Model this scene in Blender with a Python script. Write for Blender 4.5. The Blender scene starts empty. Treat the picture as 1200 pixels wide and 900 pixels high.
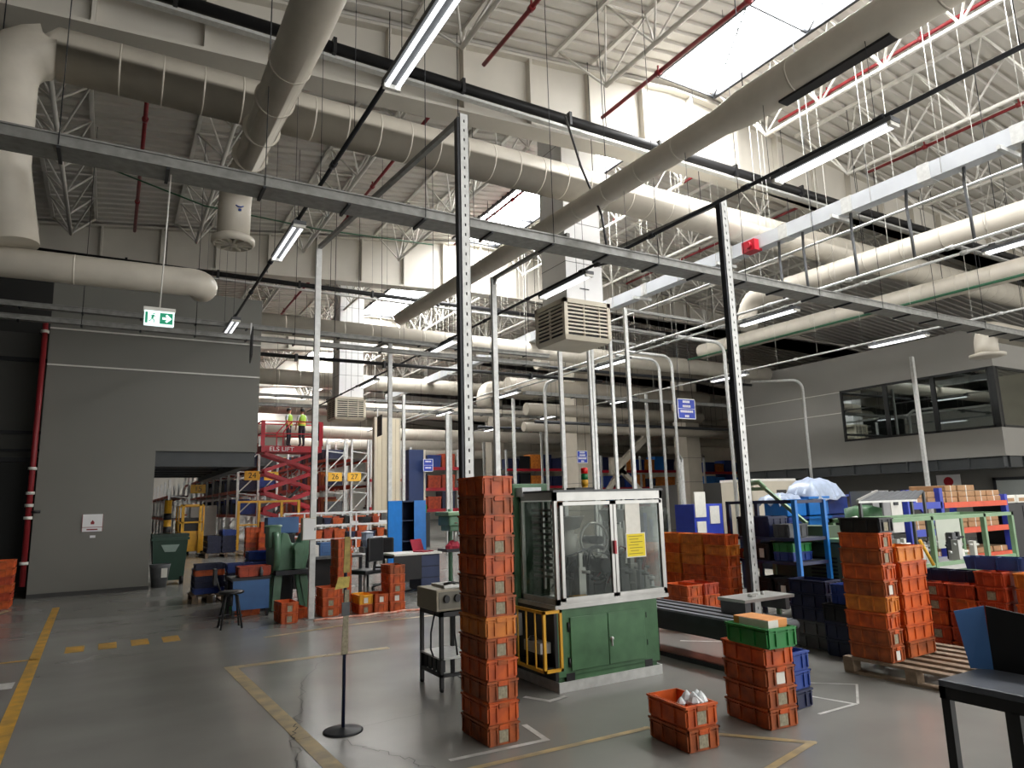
import bpy, bmesh, math, random
from mathutils import Vector, Matrix
random.seed(7)
scene = bpy.context.scene
COL = scene.collection
PI = math.pi

# ------------------------------------------------------------------ materials
def lin(r, g, b):
    f = lambda c: c/255/12.92 if c/255 <= .04045 else ((c/255+.055)/1.055)**2.4
    return (f(r), f(g), f(b), 1)

MATS = {}
def mat(name, rgb, rough=.55, metal=0, var=.12, scale=6, bump=0, bscale=40, dirt=None):
    if name in MATS: return MATS[name]
    m = bpy.data.materials.new(name); m.use_nodes = True
    nt = m.node_tree; N = nt.nodes; L = nt.links
    b = N['Principled BSDF']
    b.inputs['Roughness'].default_value = rough
    b.inputs['Metallic'].default_value = metal
    c = lin(*rgb)
    b.inputs['Base Color'].default_value = c
    if var or bump or dirt:
        tc = N.new('ShaderNodeTexCoord')
        nz = N.new('ShaderNodeTexNoise'); nz.inputs['Scale'].default_value = scale
        nz.inputs['Detail'].default_value = 5
        L.new(tc.outputs['Object'], nz.inputs['Vector'])
        rp = N.new('ShaderNodeValToRGB')
        rp.color_ramp.elements[0].position = .3; rp.color_ramp.elements[1].position = .7
        k = 1-var
        d = lin(*dirt) if dirt else tuple(x*k for x in c[:3])+(1,)
        rp.color_ramp.elements[0].color = d
        rp.color_ramp.elements[1].color = tuple(min(1, x*(1+var*.5)) for x in c[:3])+(1,)
        L.new(nz.outputs['Fac'], rp.inputs['Fac'])
        L.new(rp.outputs['Color'], b.inputs['Base Color'])
        if bump:
            n2 = N.new('ShaderNodeTexNoise'); n2.inputs['Scale'].default_value = bscale
            L.new(tc.outputs['Object'], n2.inputs['Vector'])
            bp = N.new('ShaderNodeBump'); bp.inputs['Strength'].default_value = bump
            L.new(n2.outputs['Fac'], bp.inputs['Height']); L.new(bp.outputs['Normal'], b.inputs['Normal'])
    MATS[name] = m
    return m

def emit(name, rgb, strength):
    if name in MATS: return MATS[name]
    m = bpy.data.materials.new(name); m.use_nodes = True
    nt = m.node_tree; N = nt.nodes
    b = N['Principled BSDF']
    b.inputs['Base Color'].default_value = lin(*rgb)
    b.inputs['Emission Color'].default_value = lin(*rgb)
    b.inputs['Emission Strength'].default_value = strength
    MATS[name] = m
    return m

def glass(name, tint, transp=.75, rough=.03, fres=1):
    m = bpy.data.materials.new(name); m.use_nodes = True
    nt = m.node_tree; N = nt.nodes; L = nt.links
    for n in list(N): N.remove(n)
    out = N.new('ShaderNodeOutputMaterial'); mx = N.new('ShaderNodeMixShader')
    tr = N.new('ShaderNodeBsdfTransparent'); tr.inputs['Color'].default_value = lin(*tint)
    gl = N.new('ShaderNodeBsdfGlossy'); gl.inputs['Roughness'].default_value = rough
    gl.inputs['Color'].default_value = (.8, .85, .83, 1)
    fr = N.new('ShaderNodeFresnel'); fr.inputs['IOR'].default_value = 1.5
    ad = N.new('ShaderNodeMath'); ad.operation = 'ADD'; ad.use_clamp = True
    ad.inputs[1].default_value = 1-transp
    ml = N.new('ShaderNodeMath'); ml.operation = 'MULTIPLY'; ml.inputs[1].default_value = fres
    L.new(fr.outputs['Fac'], ml.inputs[0]); L.new(ml.outputs[0], ad.inputs[0]); L.new(ad.outputs[0], mx.inputs['Fac'])
    L.new(tr.outputs[0], mx.inputs[1]); L.new(gl.outputs[0], mx.inputs[2]); L.new(mx.outputs[0], out.inputs['Surface'])
    MATS[name] = m
    return m

GALV = mat('galvanised', (204, 205, 202), .42, .25, .15, 14)
GALVD = mat('galvanised_dull', (140, 140, 136), .5, .3, .25, 9)
CREAM = mat('duct_cream', (205, 198, 184), .45, 0, .08, 3)
WHITE = mat('white_paint', (222, 220, 212), .45, 0, .08, 4)
GIRD = mat('girder_paint', (206, 201, 190), .55, 0, .06, 1.5)
TRUSSM = mat('truss_paint', (236, 233, 226), .5, 0, .06, 3)
DECK = mat('roof_deck', (206, 202, 194), .5, .0, .06, .6)
BLACK = mat('black_paint', (24, 24, 26), .45, 0, .2, 8)
BLACKP = mat('black_plastic', (18, 19, 23), .4, 0, .25, 10)
DARKST = mat('dark_steel', (44, 46, 50), .45, .3, .25, 8)
REDP = mat('red_pipe', (140, 34, 40), .45, 0, .2, 5)
RED = mat('red_paint', (176, 24, 42), .4, 0, .15, 5)
WALLG = mat('grey_wall_panel', (118, 117, 110), .6, 0, .07, .5)
WALLD = mat('dark_wall_panel', (60, 60, 58), .6, 0, .1, .7)
OFFG = mat('office_panel', (146, 144, 138), .55, 0, .06, .6)
FASC = mat('dark_fascia', (70, 73, 74), .5, .3, .15, 2)
MGREEN = mat('machine_green', (76, 116, 80), .42, 0, .14, 5, dirt=(60, 94, 64))
MGREENL = mat('pale_green', (124, 156, 120), .45, 0, .15, 6)
PGREEN = mat('press_green', (92, 130, 104), .38, 0, .25, 5)
ALU = mat('aluminium', (186, 186, 182), .35, .6, .1, 8)
STEEL = mat('stainless', (190, 190, 186), .28, .45, .15, 6)
YEL = mat('yellow_paint', (214, 160, 40), .45, 0, .12, 6)
YELLINE = mat('yellow_floor_paint', (196, 148, 52), .5, 0, .25, 7, dirt=(150, 122, 66))
YELFADE = mat('faded_yellow_floor_paint', (176, 154, 108), .45, 0, .2, 7, dirt=(136, 124, 98))
WHTLINE = mat('white_floor_paint', (196, 196, 192), .45, 0, .2, 9, dirt=(160, 158, 150))
NAVY = mat('navy_plastic', (22, 30, 66), .4, 0, .25, 8)
BLUEP = mat('blue_plastic', (32, 62, 140), .4, 0, .2, 8)
BLUEB = mat('bright_blue', (36, 120, 200), .4, 0, .12, 6)
BLUEST = mat('steel_blue', (62, 104, 156), .45, 0, .15, 5)
BLUERACK = mat('rack_blue', (52, 70, 180), .45, 0, .12, 6)
GREENP = mat('green_plastic', (34, 128, 58), .4, 0, .2, 8)
GREYP = mat('grey_plastic', (88, 90, 92), .5, 0, .25, 8)
WOOD = mat('pallet_wood', (134, 115, 94), .75, 0, .35, 14)
CARD = mat('cardboard', (176, 138, 100), .8, 0, .15, 8)
CARDO = mat('orange_cardboard', (222, 150, 84), .7, 0, .1, 8)
PAPER = mat('paper', (226, 224, 214), .7, 0, .06, 20)
CARDDIRTY = mat('dirty_label', (158, 150, 126), .7, 0, .35, 60)
BEIGE = mat('beige_paint', (196, 188, 170), .55, 0, .08, 2)
CREAMW = mat('cream_panel', (216, 205, 180), .6, 0, .06, 2)
RACKO = mat('rack_orange', (222, 84, 48), .45, 0, .12, 5)
RUBBER = mat('rubber', (14, 14, 15), .6, 0, .2, 10)
SKIN = mat('skin', (196, 142, 112), .5, 0, .05, 20)
SHIRT = mat('grey_shirt', (196, 198, 200), .8, 0, .1, 20)
TROUS = mat('dark_trousers', (44, 46, 54), .8, 0, .15, 20)
HAIR = mat('dark_hair', (26, 22, 20), .6, 0, .2, 40)
VEST = mat('hi_vis_vest', (150, 186, 62), .6, 0, .08, 20)
VESTB = mat('reflective_band', (216, 160, 70), .4, 0, .05, 20)
SIGNY = mat('sign_yellow', (238, 184, 60), .5, 0, .04, 5)
SIGNB = mat('sign_blue', (40, 66, 176), .45, 0, .05, 5)
SIGNW = mat('sign_white', (232, 232, 232), .5, 0, .03, 5)
PLASTW = mat('clear_bag', (222, 226, 228), .25, 0, .12, 30, bump=.6)
BAG = mat('plastic_sheet', (158, 170, 190), .3, 0, .2, 8, bump=.7, bscale=9)
SCRED = mat('maroon_cloth', (150, 26, 50), .7, 0, .15, 12)
CR = {'red orange': mat('crate_red_orange', (212, 98, 36), .45, 0, .18, 9, dirt=(168, 70, 28)),
      'rust orange': mat('crate_rust', (178, 88, 36), .5, 0, .25, 11, dirt=(120, 60, 28)),
      'amber orange': mat('crate_amber', (216, 132, 48), .45, 0, .2, 9, dirt=(184, 100, 36)),
      'deep red': mat('crate_deep_red', (190, 74, 36), .45, 0, .2, 9, dirt=(146, 52, 28)),
      'yellow': mat('crate_yellow', (236, 172, 36), .45, 0, .15, 9),
      'green': GREENP, 'navy': NAVY, 'blue': BLUEP, 'black': BLACKP, 'grey': GREYP, 'bright blue': BLUEB}
TUBE = emit('lamp_tube', (250, 252, 255), 1.7)
SKY = emit('skylight_panel', (250, 250, 250), 24)
EXITG = emit('exit_sign_white', (222, 240, 238), .9)
GL = glass('machine_window', (228, 230, 228), .997, .05, .25)
GLD = glass('office_glass', (150, 164, 158), .80, .02)

# ------------------------------------------------------------------ mesh builder
class MB:
    def __init__(s): s.v = []; s.f = []; s.m = []; s.sm = []
    def add(s, vs, fs, mi=0, smooth=False):
        o = len(s.v); s.v += [tuple(v) for v in vs]
        for f in fs: s.f.append([o+i for i in f]); s.m.append(mi); s.sm.append(smooth)
        return s
    def bx(s, x0, x1, y0, y1, z0, z1, mi=0):
        v = [(x0,y0,z0),(x1,y0,z0),(x1,y1,z0),(x0,y1,z0),(x0,y0,z1),(x1,y0,z1),(x1,y1,z1),(x0,y1,z1)]
        return s.add(v, [(3,2,1,0),(4,5,6,7),(0,1,5,4),(1,2,6,5),(2,3,7,6),(3,0,4,7)], mi)
    def cb(s, cx, cy, cz, sx, sy, sz, mi=0, rz=0):
        if not rz: return s.bx(cx-sx/2, cx+sx/2, cy-sy/2, cy+sy/2, cz-sz/2, cz+sz/2, mi)
        o = len(s.v); s.bx(-sx/2, sx/2, -sy/2, sy/2, -sz/2, sz/2, mi)
        c, q = math.cos(rz), math.sin(rz)
        for i in range(o, len(s.v)):
            x, y, z = s.v[i]; s.v[i] = (cx+c*x-q*y, cy+q*x+c*y, cz+z)
        return s
    def bar(s, p, q, w, h=None, mi=0, up=(0,0,1)):
        h = h or w
        p = Vector(p); q = Vector(q); d = (q-p).normalized(); u = Vector(up)
        if abs(d.dot(u)) > .95: u = Vector((0,1,0)) if abs(d.y) < .9 else Vector((1,0,0))
        r = d.cross(u).normalized(); u = r.cross(d)
        v = []
        for c in (p, q):
            for a, b in ((-1,-1),(1,-1),(1,1),(-1,1)): v.append(c+r*(a*w/2)+u*(b*h/2))
        return s.add(v, [(3,2,1,0),(4,5,6,7),(0,1,5,4),(1,2,6,5),(2,3,7,6),(3,0,4,7)], mi)
    def tube(s, pts, r, n=10, mi=0, caps=True, radii=None):
        P = [Vector(p) for p in pts]; k = len(P); rings = []
        prev = None
        for i in range(k):
            d = ((P[min(i+1,k-1)]-P[i]).normalized() + (P[i]-P[max(i-1,0)]).normalized())
            d = d.normalized() if d.length > 1e-6 else (P[min(i+1,k-1)]-P[max(i-1,0)]).normalized()
            if prev is None:
                a = Vector((0,0,1)) if abs(d.z) < .9 else Vector((1,0,0))
                e = d.cross(a).normalized()
            else:
                e = (prev-d*prev.dot(d)).normalized()
            prev = e; g = d.cross(e)
            rr = radii[i] if radii else r
            rings.append([P[i]+e*(rr*math.cos(2*PI*j/n))+g*(rr*math.sin(2*PI*j/n)) for j in range(n)])
        v = [p for rg in rings for p in rg]; f = []
        for i in range(k-1):
            for j in range(n):
                f.append((i*n+j, i*n+(j+1)%n, (i+1)*n+(j+1)%n, (i+1)*n+j))
        s.add(v, f, mi, True)
        if caps:
            o = len(s.v)-len(v)
            s.f.append([o+j for j in range(n)][::-1]); s.m.append(mi); s.sm.append(False)
            s.f.append([o+(k-1)*n+j for j in range(n)]); s.m.append(mi); s.sm.append(False)
        return s
    def lathe(s, prof, c=(0,0,0), n=20, mi=0, smooth=True):
        v = []; f = []; k = len(prof)
        for r, z in prof:
            for j in range(n): v.append((c[0]+r*math.cos(2*PI*j/n), c[1]+r*math.sin(2*PI*j/n), c[2]+z))
        for i in range(k-1):
            for j in range(n): f.append((i*n+j, i*n+(j+1)%n, (i+1)*n+(j+1)%n, (i+1)*n+j))
        f.append(tuple(range(n))[::-1]); f.append(tuple((k-1)*n+j for j in range(n)))
        return s.add(v, f, mi, smooth)
    def prism(s, poly, axis, a0, a1, mi=0):
        def pt(u, w, a): return (a,u,w) if axis == 'x' else (u,a,w) if axis == 'y' else (u,w,a)
        n = len(poly)
        v = [pt(u,w,a0) for u,w in poly]+[pt(u,w,a1) for u,w in poly]
        f = [tuple(range(n)), tuple(range(2*n-1,n-1,-1))]+[(i,n+i,n+(i+1)%n,(i+1)%n) for i in range(n)]
        return s.add(v, f, mi)
    def build(s, name, mats, parent=None, world=False, bevel=0):
        if not isinstance(mats, (list, tuple)): mats = [mats]
        off = Vector((0,0,0))
        if world and parent is not None:
            off = Vector(parent.location)
            if parent.parent: off += Vector(parent.parent.location)
        me = bpy.data.meshes.new(name)
        me.from_pydata([tuple(Vector(v)-off) for v in s.v], [], s.f)
        for m in mats: me.materials.append(m)
        me.polygons.foreach_set('material_index', s.m)
        me.polygons.foreach_set('use_smooth', s.sm)
        bm = bmesh.new(); bm.from_mesh(me); bmesh.ops.recalc_face_normals(bm, faces=bm.faces); bm.to_mesh(me); bm.free()
        me.update()
        o = bpy.data.objects.new(name, me); COL.objects.link(o)
        if parent is not None: o.parent = parent
        if bevel:
            md = o.modifiers.new('bevel', 'BEVEL'); md.width = bevel; md.segments = 2; md.limit_method = 'ANGLE'
        return o

LABELS = {}
def tag(o, label=None, cat=None, group=None, kind=None):
    if label: o['label'] = label
    if cat: o['category'] = cat
    if group: o['group'] = group
    if kind: o['kind'] = kind
    return o
def thing(name, label, cat, loc=(0,0,0), rz=0, group=None):
    o = bpy.data.objects.new(name, None); COL.objects.link(o)
    o.empty_display_size = .1
    o.location = loc; o.rotation_euler = (0,0,rz)
    return tag(o, label, cat, group)
def dup(root, loc, rz=0, label=None, group=None, scale=None):
    r = root.copy(); COL.objects.link(r); r.location = loc; r.rotation_euler = (0,0,rz)
    if scale: r.scale = scale
    if label: r['label'] = label
    if group: r['group'] = group
    for ch in list(root.children):
        c = ch.copy(); COL.objects.link(c); c.parent = r
        for g in list(ch.children):
            d = g.copy(); COL.objects.link(d); d.parent = c
    return r
def struct(name, mb, m, parent=None, **k):
    o = mb.build(name, m, parent, **k)
    if parent is None: o['kind'] = 'structure'
    return o
def text_part(name, body, size, loc, rot, m, parent, depth=.004, squash=1):
    cu = bpy.data.curves.new(name, 'FONT'); cu.body = body; cu.size = size
    cu.align_x = 'CENTER'; cu.align_y = 'CENTER'; cu.extrude = depth
    t = bpy.data.objects.new(name, cu); COL.objects.link(t)
    bpy.context.view_layer.update()
    me = bpy.data.meshes.new_from_object(t.evaluated_get(bpy.context.evaluated_depsgraph_get()))
    bpy.data.objects.remove(t)
    o = bpy.data.objects.new(name, me); COL.objects.link(o)
    me.materials.clear(); me.materials.append(m)
    o.location = loc; o.rotation_euler = rot; o.scale = (squash,1,1); o.parent = parent
    return o
ORD = ['lowest', 'second', 'third', 'fourth', 'fifth', 'sixth', 'seventh', 'eighth', 'ninth', 'tenth', 'eleventh', 'twelfth', 'thirteenth', 'fourteenth']
def nth_up(i, n):
    if n == 1: return 'alone'
    if i == n-1: return 'topmost'
    if i == 0: return 'lowest'
    return ORD[i]+' from below'

# ------------------------------------------------------------------ camera
cam_d = bpy.data.cameras.new('camera'); cam = bpy.data.objects.new('camera', cam_d); COL.objects.link(cam)
fpx, yaw, pit, rol = 803., .530, .171, -.0272
F = Vector((math.sin(yaw)*math.cos(pit), math.cos(yaw)*math.cos(pit), math.sin(pit)))
R0 = F.cross(Vector((0,0,1))).normalized(); U0 = R0.cross(F)
RR = R0*math.cos(rol)+U0*math.sin(rol); UU = -R0*math.sin(rol)+U0*math.cos(rol)
cam.matrix_world = Matrix(((RR.x,UU.x,-F.x,0),(RR.y,UU.y,-F.y,0),(RR.z,UU.z,-F.z,1.65),(0,0,0,1)))
cam_d.sensor_fit = 'HORIZONTAL'; cam_d.sensor_width = 36; cam_d.lens = fpx*36/1200
cam_d.clip_start = .05; cam_d.clip_end = 300
scene.camera = cam
scene.view_settings.view_transform = 'Standard'; scene.view_settings.look = 'None'
scene.view_settings.gamma = 1; scene.view_settings.use_curve_mapping = False
scene.view_settings.exposure = .5
w = bpy.data.worlds.new('world'); scene.world = w; w.use_nodes = True
w.node_tree.nodes['Background'].inputs[0].default_value = (1, .985, .96, 1)
w.node_tree.nodes['Background'].inputs[1].default_value = 2.0
scene.cycles.use_denoising = True
scene.cycles.max_bounces = 8; scene.cycles.diffuse_bounces = 4; scene.cycles.glossy_bounces = 4
scene.cycles.transparent_max_bounces = 12
scene.cycles.sample_clamp_indirect = 20
scene.cycles.caustics_reflective = False; scene.cycles.caustics_refractive = False

# ------------------------------------------------------------------ floor
fm = bpy.data.materials.new('polished_concrete'); fm.use_nodes = True
nt = fm.node_tree; N = nt.nodes; L = nt.links; b = N['Principled BSDF']
tc = N.new('ShaderNodeTexCoord')
n1 = N.new('ShaderNodeTexNoise'); n1.inputs['Scale'].default_value = .6; n1.inputs['Detail'].default_value = 6; n1.inputs['Roughness'].default_value = .55
n2 = N.new('ShaderNodeTexNoise'); n2.inputs['Scale'].default_value = 2.2; n2.inputs['Detail'].default_value = 2.5
mp = N.new('ShaderNodeMapping'); mp.inputs['Scale'].default_value = (.3, .55, 1); mp.inputs['Rotation'].default_value = (0,0,.4)
L.new(tc.outputs['Object'], mp.inputs['Vector'])
L.new(tc.outputs['Object'], n1.inputs['Vector']); L.new(mp.outputs['Vector'], n2.inputs['Vector'])
rp = N.new('ShaderNodeValToRGB'); rp.color_ramp.elements[0].position = .32; rp.color_ramp.elements[1].position = .68
rp.color_ramp.elements[0].color = lin(118,117,112); rp.color_ramp.elements[1].color = lin(136,135,130)
mxn = N.new('ShaderNodeMath'); mxn.operation = 'MULTIPLY_ADD'; mxn.inputs[1].default_value = .35
L.new(n2.outputs['Fac'], mxn.inputs[0])
sc_ = N.new('ShaderNodeMath'); sc_.operation = 'MULTIPLY'; sc_.inputs[1].default_value = .65
L.new(n1.outputs['Fac'], sc_.inputs[0]); L.new(sc_.outputs[0], mxn.inputs[2])
L.new(mxn.outputs[0], rp.inputs['Fac']); L.new(rp.outputs['Color'], b.inputs['Base Color'])
mr = N.new('ShaderNodeMapRange'); mr.inputs['From Min'].default_value = .3; mr.inputs['From Max'].default_value = .7
mr.inputs['To Min'].default_value = .19; mr.inputs['To Max'].default_value = .27
L.new(n2.outputs['Fac'], mr.inputs['Value']); L.new(mr.outputs[0], b.inputs['Roughness'])
b.inputs['Specular IOR Level'].default_value = .5
bp = N.new('ShaderNodeBump'); bp.inputs['Strength'].default_value = .015
L.new(n1.outputs['Fac'], bp.inputs['Height']); L.new(bp.outputs['Normal'], b.inputs['Normal'])
struct('floor', MB().bx(-6.2, 46, -7, 74, -.2, 0), fm)

def line(name, pts, wd, m, z=.003):
    mb = MB()
    for k_, (p, q) in enumerate(zip(pts, pts[1:])):
        zq = z+.0005*(k_ % 2)
        p = Vector((p[0],p[1],0)); q = Vector((q[0],q[1],0)); d = (q-p).normalized(); r = Vector((d.y,-d.x,0))*wd/2
        p2 = p-d*wd/2; q2 = q+d*wd/2
        mb.add([p2-r+Vector((0,0,zq)), p2+r+Vector((0,0,zq)), q2+r+Vector((0,0,zq)), q2-r+Vector((0,0,zq))], [(0,1,2,3)])
    return struct(name, mb, m)
line('trim_1', [(-.70,15.2), (-.55,4.2)], .11, YELLINE)
for i, x in enumerate((-.25,.10,.46,.82)):
    struct('trim_2', MB().bx(x-.1, x+.1, 10.24, 10.68, .001, .003), YELLINE)
line('trim_3', [(-1.9,10.05), (-.64,10.05)], .07, YELLINE)
line('trim_4', [(-2.2,12.3), (-1.43,15.4)], .10, YELFADE)
line('trim_5', [(2.9,8.10), (1.23,8.16), (1.37,4.4)], .12, YELFADE)
line('trim_6', [(1.9,9.75), (2.9,9.95), (8.0,9.95)], .08, YELFADE)
line('trim_7', [(1.75,4.20), (3.5,4.16), (4.2,3.30), (3.2,3.06)], .055, YELFADE)
line('trim_8', [(2.05,4.40), (2.76,4.37), (2.80,4.72)], .045, WHTLINE)
line('trim_9', [(3.20,5.36), (3.30,5.15), (3.47,5.18)], .05, WHTLINE)
line('trim_10', [(5.10,4.10), (5.22,3.66), (4.78,3.66)], .03, WHTLINE)
line('trim_11', [(5.3,4.45), (5.75,4.0), (5.25,3.66)], .02, WHTLINE)
line('trim_12', [(5.9,6.3), (6.6,5.6), (7.0,4.5)], .04, WHTLINE)
line('trim_13', [(-1.1,8.7), (-.85,8.7)], .3, WHTLINE)
# cracks in the slab
CRACK = mat('crack_dark', (66, 64, 60), .8, 0, 0)
def crack(pts, n=14, amp=.035, wd=.008):
    out = []
    for (a, b_) in zip(pts, pts[1:]):
        for k in range(n):
            t = k/n
            out.append((a[0]+(b_[0]-a[0])*t+random.uniform(-amp,amp), a[1]+(b_[1]-a[1])*t+random.uniform(-amp,amp)))
    out.append(pts[-1]); return line('trim_14', out, wd, CRACK, .004)
crack([(1.15,4.6), (1.25,5.4), (1.42,5.95), (1.75,7.1), (2.45,8.6)])
crack([(1.25,5.4), (2.3,5.45)], amp=.012, wd=.004)
crack([(1.55,5.2), (1.8,4.6), (1.9,4.2)], amp=.03, wd=.006)

# ------------------------------------------------------------------ shell
struct('wall_back', MB().bx(-12, 46, 73, 73.3, 0, 11.2), mat('far_wall', (206,202,192), .6, 0, .05, .4))
struct('wall_right', MB().bx(45.7, 46, -7, 73, 0, 11.2), BEIGE)
struct('wall_left', MB().bx(-6.2, -6, -7, 73, 0, 11.2), WALLD)  # unseen dark wall, set close to keep light off left-facing sides
struct('shade_wall_rear', MB().bx(-6, 1.6, -7.2, -7, 0, 11.2), WALLD)  # unseen partial wall added to hold back world light from behind left

# pitched roof: ridge rooflight at x 10.25-12.05, falling to both sides
def zt(x): return 11.2-.125*max(0, 11-x)-.09*max(0, x-12)
def zb(x): return 9.35-.055*max(0, 11-x)
def zc(x): return zt(x)-.75-.05*max(0, min(x, 11))
def deck(x0, x1, y0, y1):
    prof = []; y = y0
    while y < y1:
        prof += [(y,.1), (y+.20,.1), (y+.225,.16), (y+.305,.16)]; y += .33
    v = []; f = []
    for y, z in prof: v += [(x0,y,zt(x0)+z), (x1,y,zt(x1)+z)]
    for i in range(len(prof)-1): f.append((2*i, 2*i+1, 2*i+3, 2*i+2))
    return struct('ceiling', MB().add(v, f), DECK)
deck(-6.2, 10.25, -7, 73); deck(12.05, 46, -7, 73)
GY = [-.3, 10.95, 21.9, 33.0, 44.2, 55.4, 66.6]
for i, y in enumerate(GY[:-1]):
    ya, yb = y+.4, GY[i+1]-.4
    wn = MB().bx(10.25, 12.05, ya, yb, 11.3, 11.34)
    o = struct('window_%d' % (i+1), wn, SKY)
    fr = MB()
    for x in (10.25, 12.05): fr.bar((x,ya,11.22), (x,yb,11.22), .08, .16)
    k = 4
    for j in range(k+1):
        yy = ya+(yb-ya)*j/k; fr.bar((10.25,yy,11.2), (12.05,yy,11.2), .04, .05)
    for j in range(k):
        y1_, y2_ = ya+(yb-ya)*j/k, ya+(yb-ya)*(j+1)/k
        fr.bar((10.25,y1_,11.18), (12.05,y2_,11.18), .03)
    fr.build('glazing_bar', DARKST, o)
    struct('ceiling', MB().bx(10.25, 12.05, y-.4, y+.4, 11.28, 11.34), DECK)

# portal beams across the hall: tapered web with stiffeners and flanges
for gi, y in enumerate(GY[1:], 1):
    XS = [-6.1, 11, 12, 46]
    poly = [(x,zb(x)) for x in XS]+[(x,zt(x)) for x in XS[::-1]]
    g = struct('roof_beam', MB().prism(poly, 'y', y-.03, y+.03), GIRD)
    for nm, fz, hw in (('bottom_flange',zb,.24),('top_flange',zt,.2)):
        m_ = MB()
        m_.prism([(x,fz(x)-.03) for x in XS]+[(x,fz(x)+.03) for x in XS[::-1]], 'y', y-hw, y+hw)
        m_.build(nm, GIRD, g)
    if gi < 5:
        x = -5.2
        while x < 27:
            MB().bx(x-.03, x+.03, y-.19, y+.19, zb(x), zt(x)).build('stiffener', GIRD, g); x += 1.52
# triangular trusses running between the beams
def truss(label, x, ya, yb, rod=.036):
    c = zc(x); hw = .5
    t = thing('roof_truss', label, 'roof truss', (x,ya,c))
    MB().tube([(x,ya+1.1,c), (x,yb-1.1,c)], rod*1.25, 8).build('bottom_chord', TRUSSM, t, True)
    for dx in (-hw, hw):
        zz = zt(x+dx)+.05
        MB().bar((x+dx,ya+.1,zz), (x+dx,yb-.1,zz), .08).build('top_chord', TRUSSM, t, True)
    wb = MB(); n = 6; L_ = (yb-ya-2.2)/n
    for dx in (-hw, hw):
        zz = zt(x+dx)+.03
        wb.tube([(x+dx,ya+.25,zz), (x,ya+1.1,c)], rod*.7, 6)
        wb.tube([(x+dx,yb-.25,zz), (x,yb-1.1,c)], rod*.7, 6)
        for k in range(n):
            a = ya+1.1+k*L_
            wb.tube([(x,a,c), (x+dx,a+L_/2,zz), (x,a+L_,c)], rod*.7, 6)
    for k in range(n+1):
        a = ya+1.1+(k-.5)*L_
        wb.bar((x-hw,a,zt(x-hw)+.03), (x+hw,a,zt(x+hw)+.03), .035)
    tag(wb.build('web', TRUSSM, t, True), kind='stuff')
BAYS = [(.0,10.7), (11.2,21.6), (22.2,32.7), (33.3,43.9), (44.5,55.1)]
TX = [[4.8,7.95,12.6,15.6,18.7,21.8], [-1.3,1.7,4.7,7.8,12.6,15.6,18.7,21.8], [4.8,7.9,12.5,15.5,18.6,21.7],
      [4.8,7.9,12.5,15.5,18.6,21.7], [4.8,7.9,12.5,15.5]]
for bi, ((ya, yb), xs) in enumerate(zip(BAYS, TX)):
    for xi, x in enumerate(xs):
        truss('white lattice roof truss in the %s roof bay, %s counting from the grey cabin side' % (('nearest','second','third','fourth','fifth')[bi], ('first','second','third','fourth','fifth','sixth','seventh','eighth')[xi]), x, ya, yb)

# ------------------------------------------------------------------ grey cabin block on the left
wb = MB().bx(-1.32, .84, 17.3, 27, 0, 3.0).bx(-1.32, 3.0, 17.3, 27, 3.0, 6.76)
cab = struct('wall_front', wb, WALLG)
MB().bx(-1.32, 3.0, 17.28, 17.3, 4.80, 4.83).bx(-1.32, 3.0, 17.28, 17.3, 5.60, 5.63).build('joint_strip', WHITE, cab)
MB().bx(.84, 2.97, 17.42, 17.7, 2.66, 3.0).bx(2.70, 2.97, 17.7, 26.9, 2.66, 3.0).build('header_beam', FASC, cab)
jb = MB()
for k in range(6): jb.bx(.84, 2.7, 18.9+k*1.4, 19.05+k*1.4, 2.78, 3.0)
jb.build('soffit_beam', DARKST, cab)
MB().bx(-1.32, .86, 17.27, 17.3, 0, .08).build('skirting', WALLD, cab)
# dark recess beside the block
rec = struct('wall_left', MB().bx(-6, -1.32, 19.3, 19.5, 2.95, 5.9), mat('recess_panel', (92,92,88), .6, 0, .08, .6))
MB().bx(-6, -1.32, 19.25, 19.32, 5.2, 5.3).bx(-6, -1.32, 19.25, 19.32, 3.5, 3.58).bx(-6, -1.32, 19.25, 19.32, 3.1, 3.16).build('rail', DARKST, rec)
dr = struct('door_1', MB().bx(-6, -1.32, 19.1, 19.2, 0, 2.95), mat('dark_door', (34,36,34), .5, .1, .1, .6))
MB().bx(-6, -1.32, 19.05, 19.12, 2.85, 2.95).build('door_frame', DARKST, dr)
struct('wall_left', MB().bx(-6, -1.32, 22.5, 22.7, 5.9, 11.2), WALLD)

# ------------------------------------------------------------------ mezzanine office on the right
OX, OY0, OY1 = 25.0, 11.2, 22.2
ow = MB()
wz0, wz1 = 3.65, 5.68
ow.bx(OX, OX+.15, OY0, OY1, 2.8, wz0).bx(OX, OX+.15, OY0, OY1, wz1, 6.95).bx(OX, OX+.15, 16.78, OY1, wz0, wz1)
ow.bx(OX+.15, 40, OY0, OY0+.15, 2.8, wz0).bx(OX+.15, 40, OY0, OY0+.15, wz1, 6.95).bx(34, 40, OY0, OY0+.15, wz0, wz1)
ow.bx(OX+.15, 40, OY1-.15, OY1, 2.8, 6.95).bx(OX, 40, OY0, OY1, 2.72, 2.8).bx(OX, 40, OY0, OY1, 6.95, 7.05)
off = struct('wall_right', ow, OFFG)
MB().bx(OX-.015, OX, 16.8, OY1, 4.79, 4.82).bx(OX-.015, OX, 16.8, OY1, 5.62, 5.65).build('joint_strip', WHITE, off)
fb = MB().bx(OX+.1, 39.9, OY0+.1, OY1-.1, 2.35, 2.72)
for k in range(11): fb.bx(OX+.03, OX+.1, OY0+.1+k*1.05, OY0+.16+k*1.05, 2.35, 2.72)
for k in range(14): fb.bx(OX+.3+k, OX+.36+k, OY0+.03, OY0+.1, 2.35, 2.72)
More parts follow.
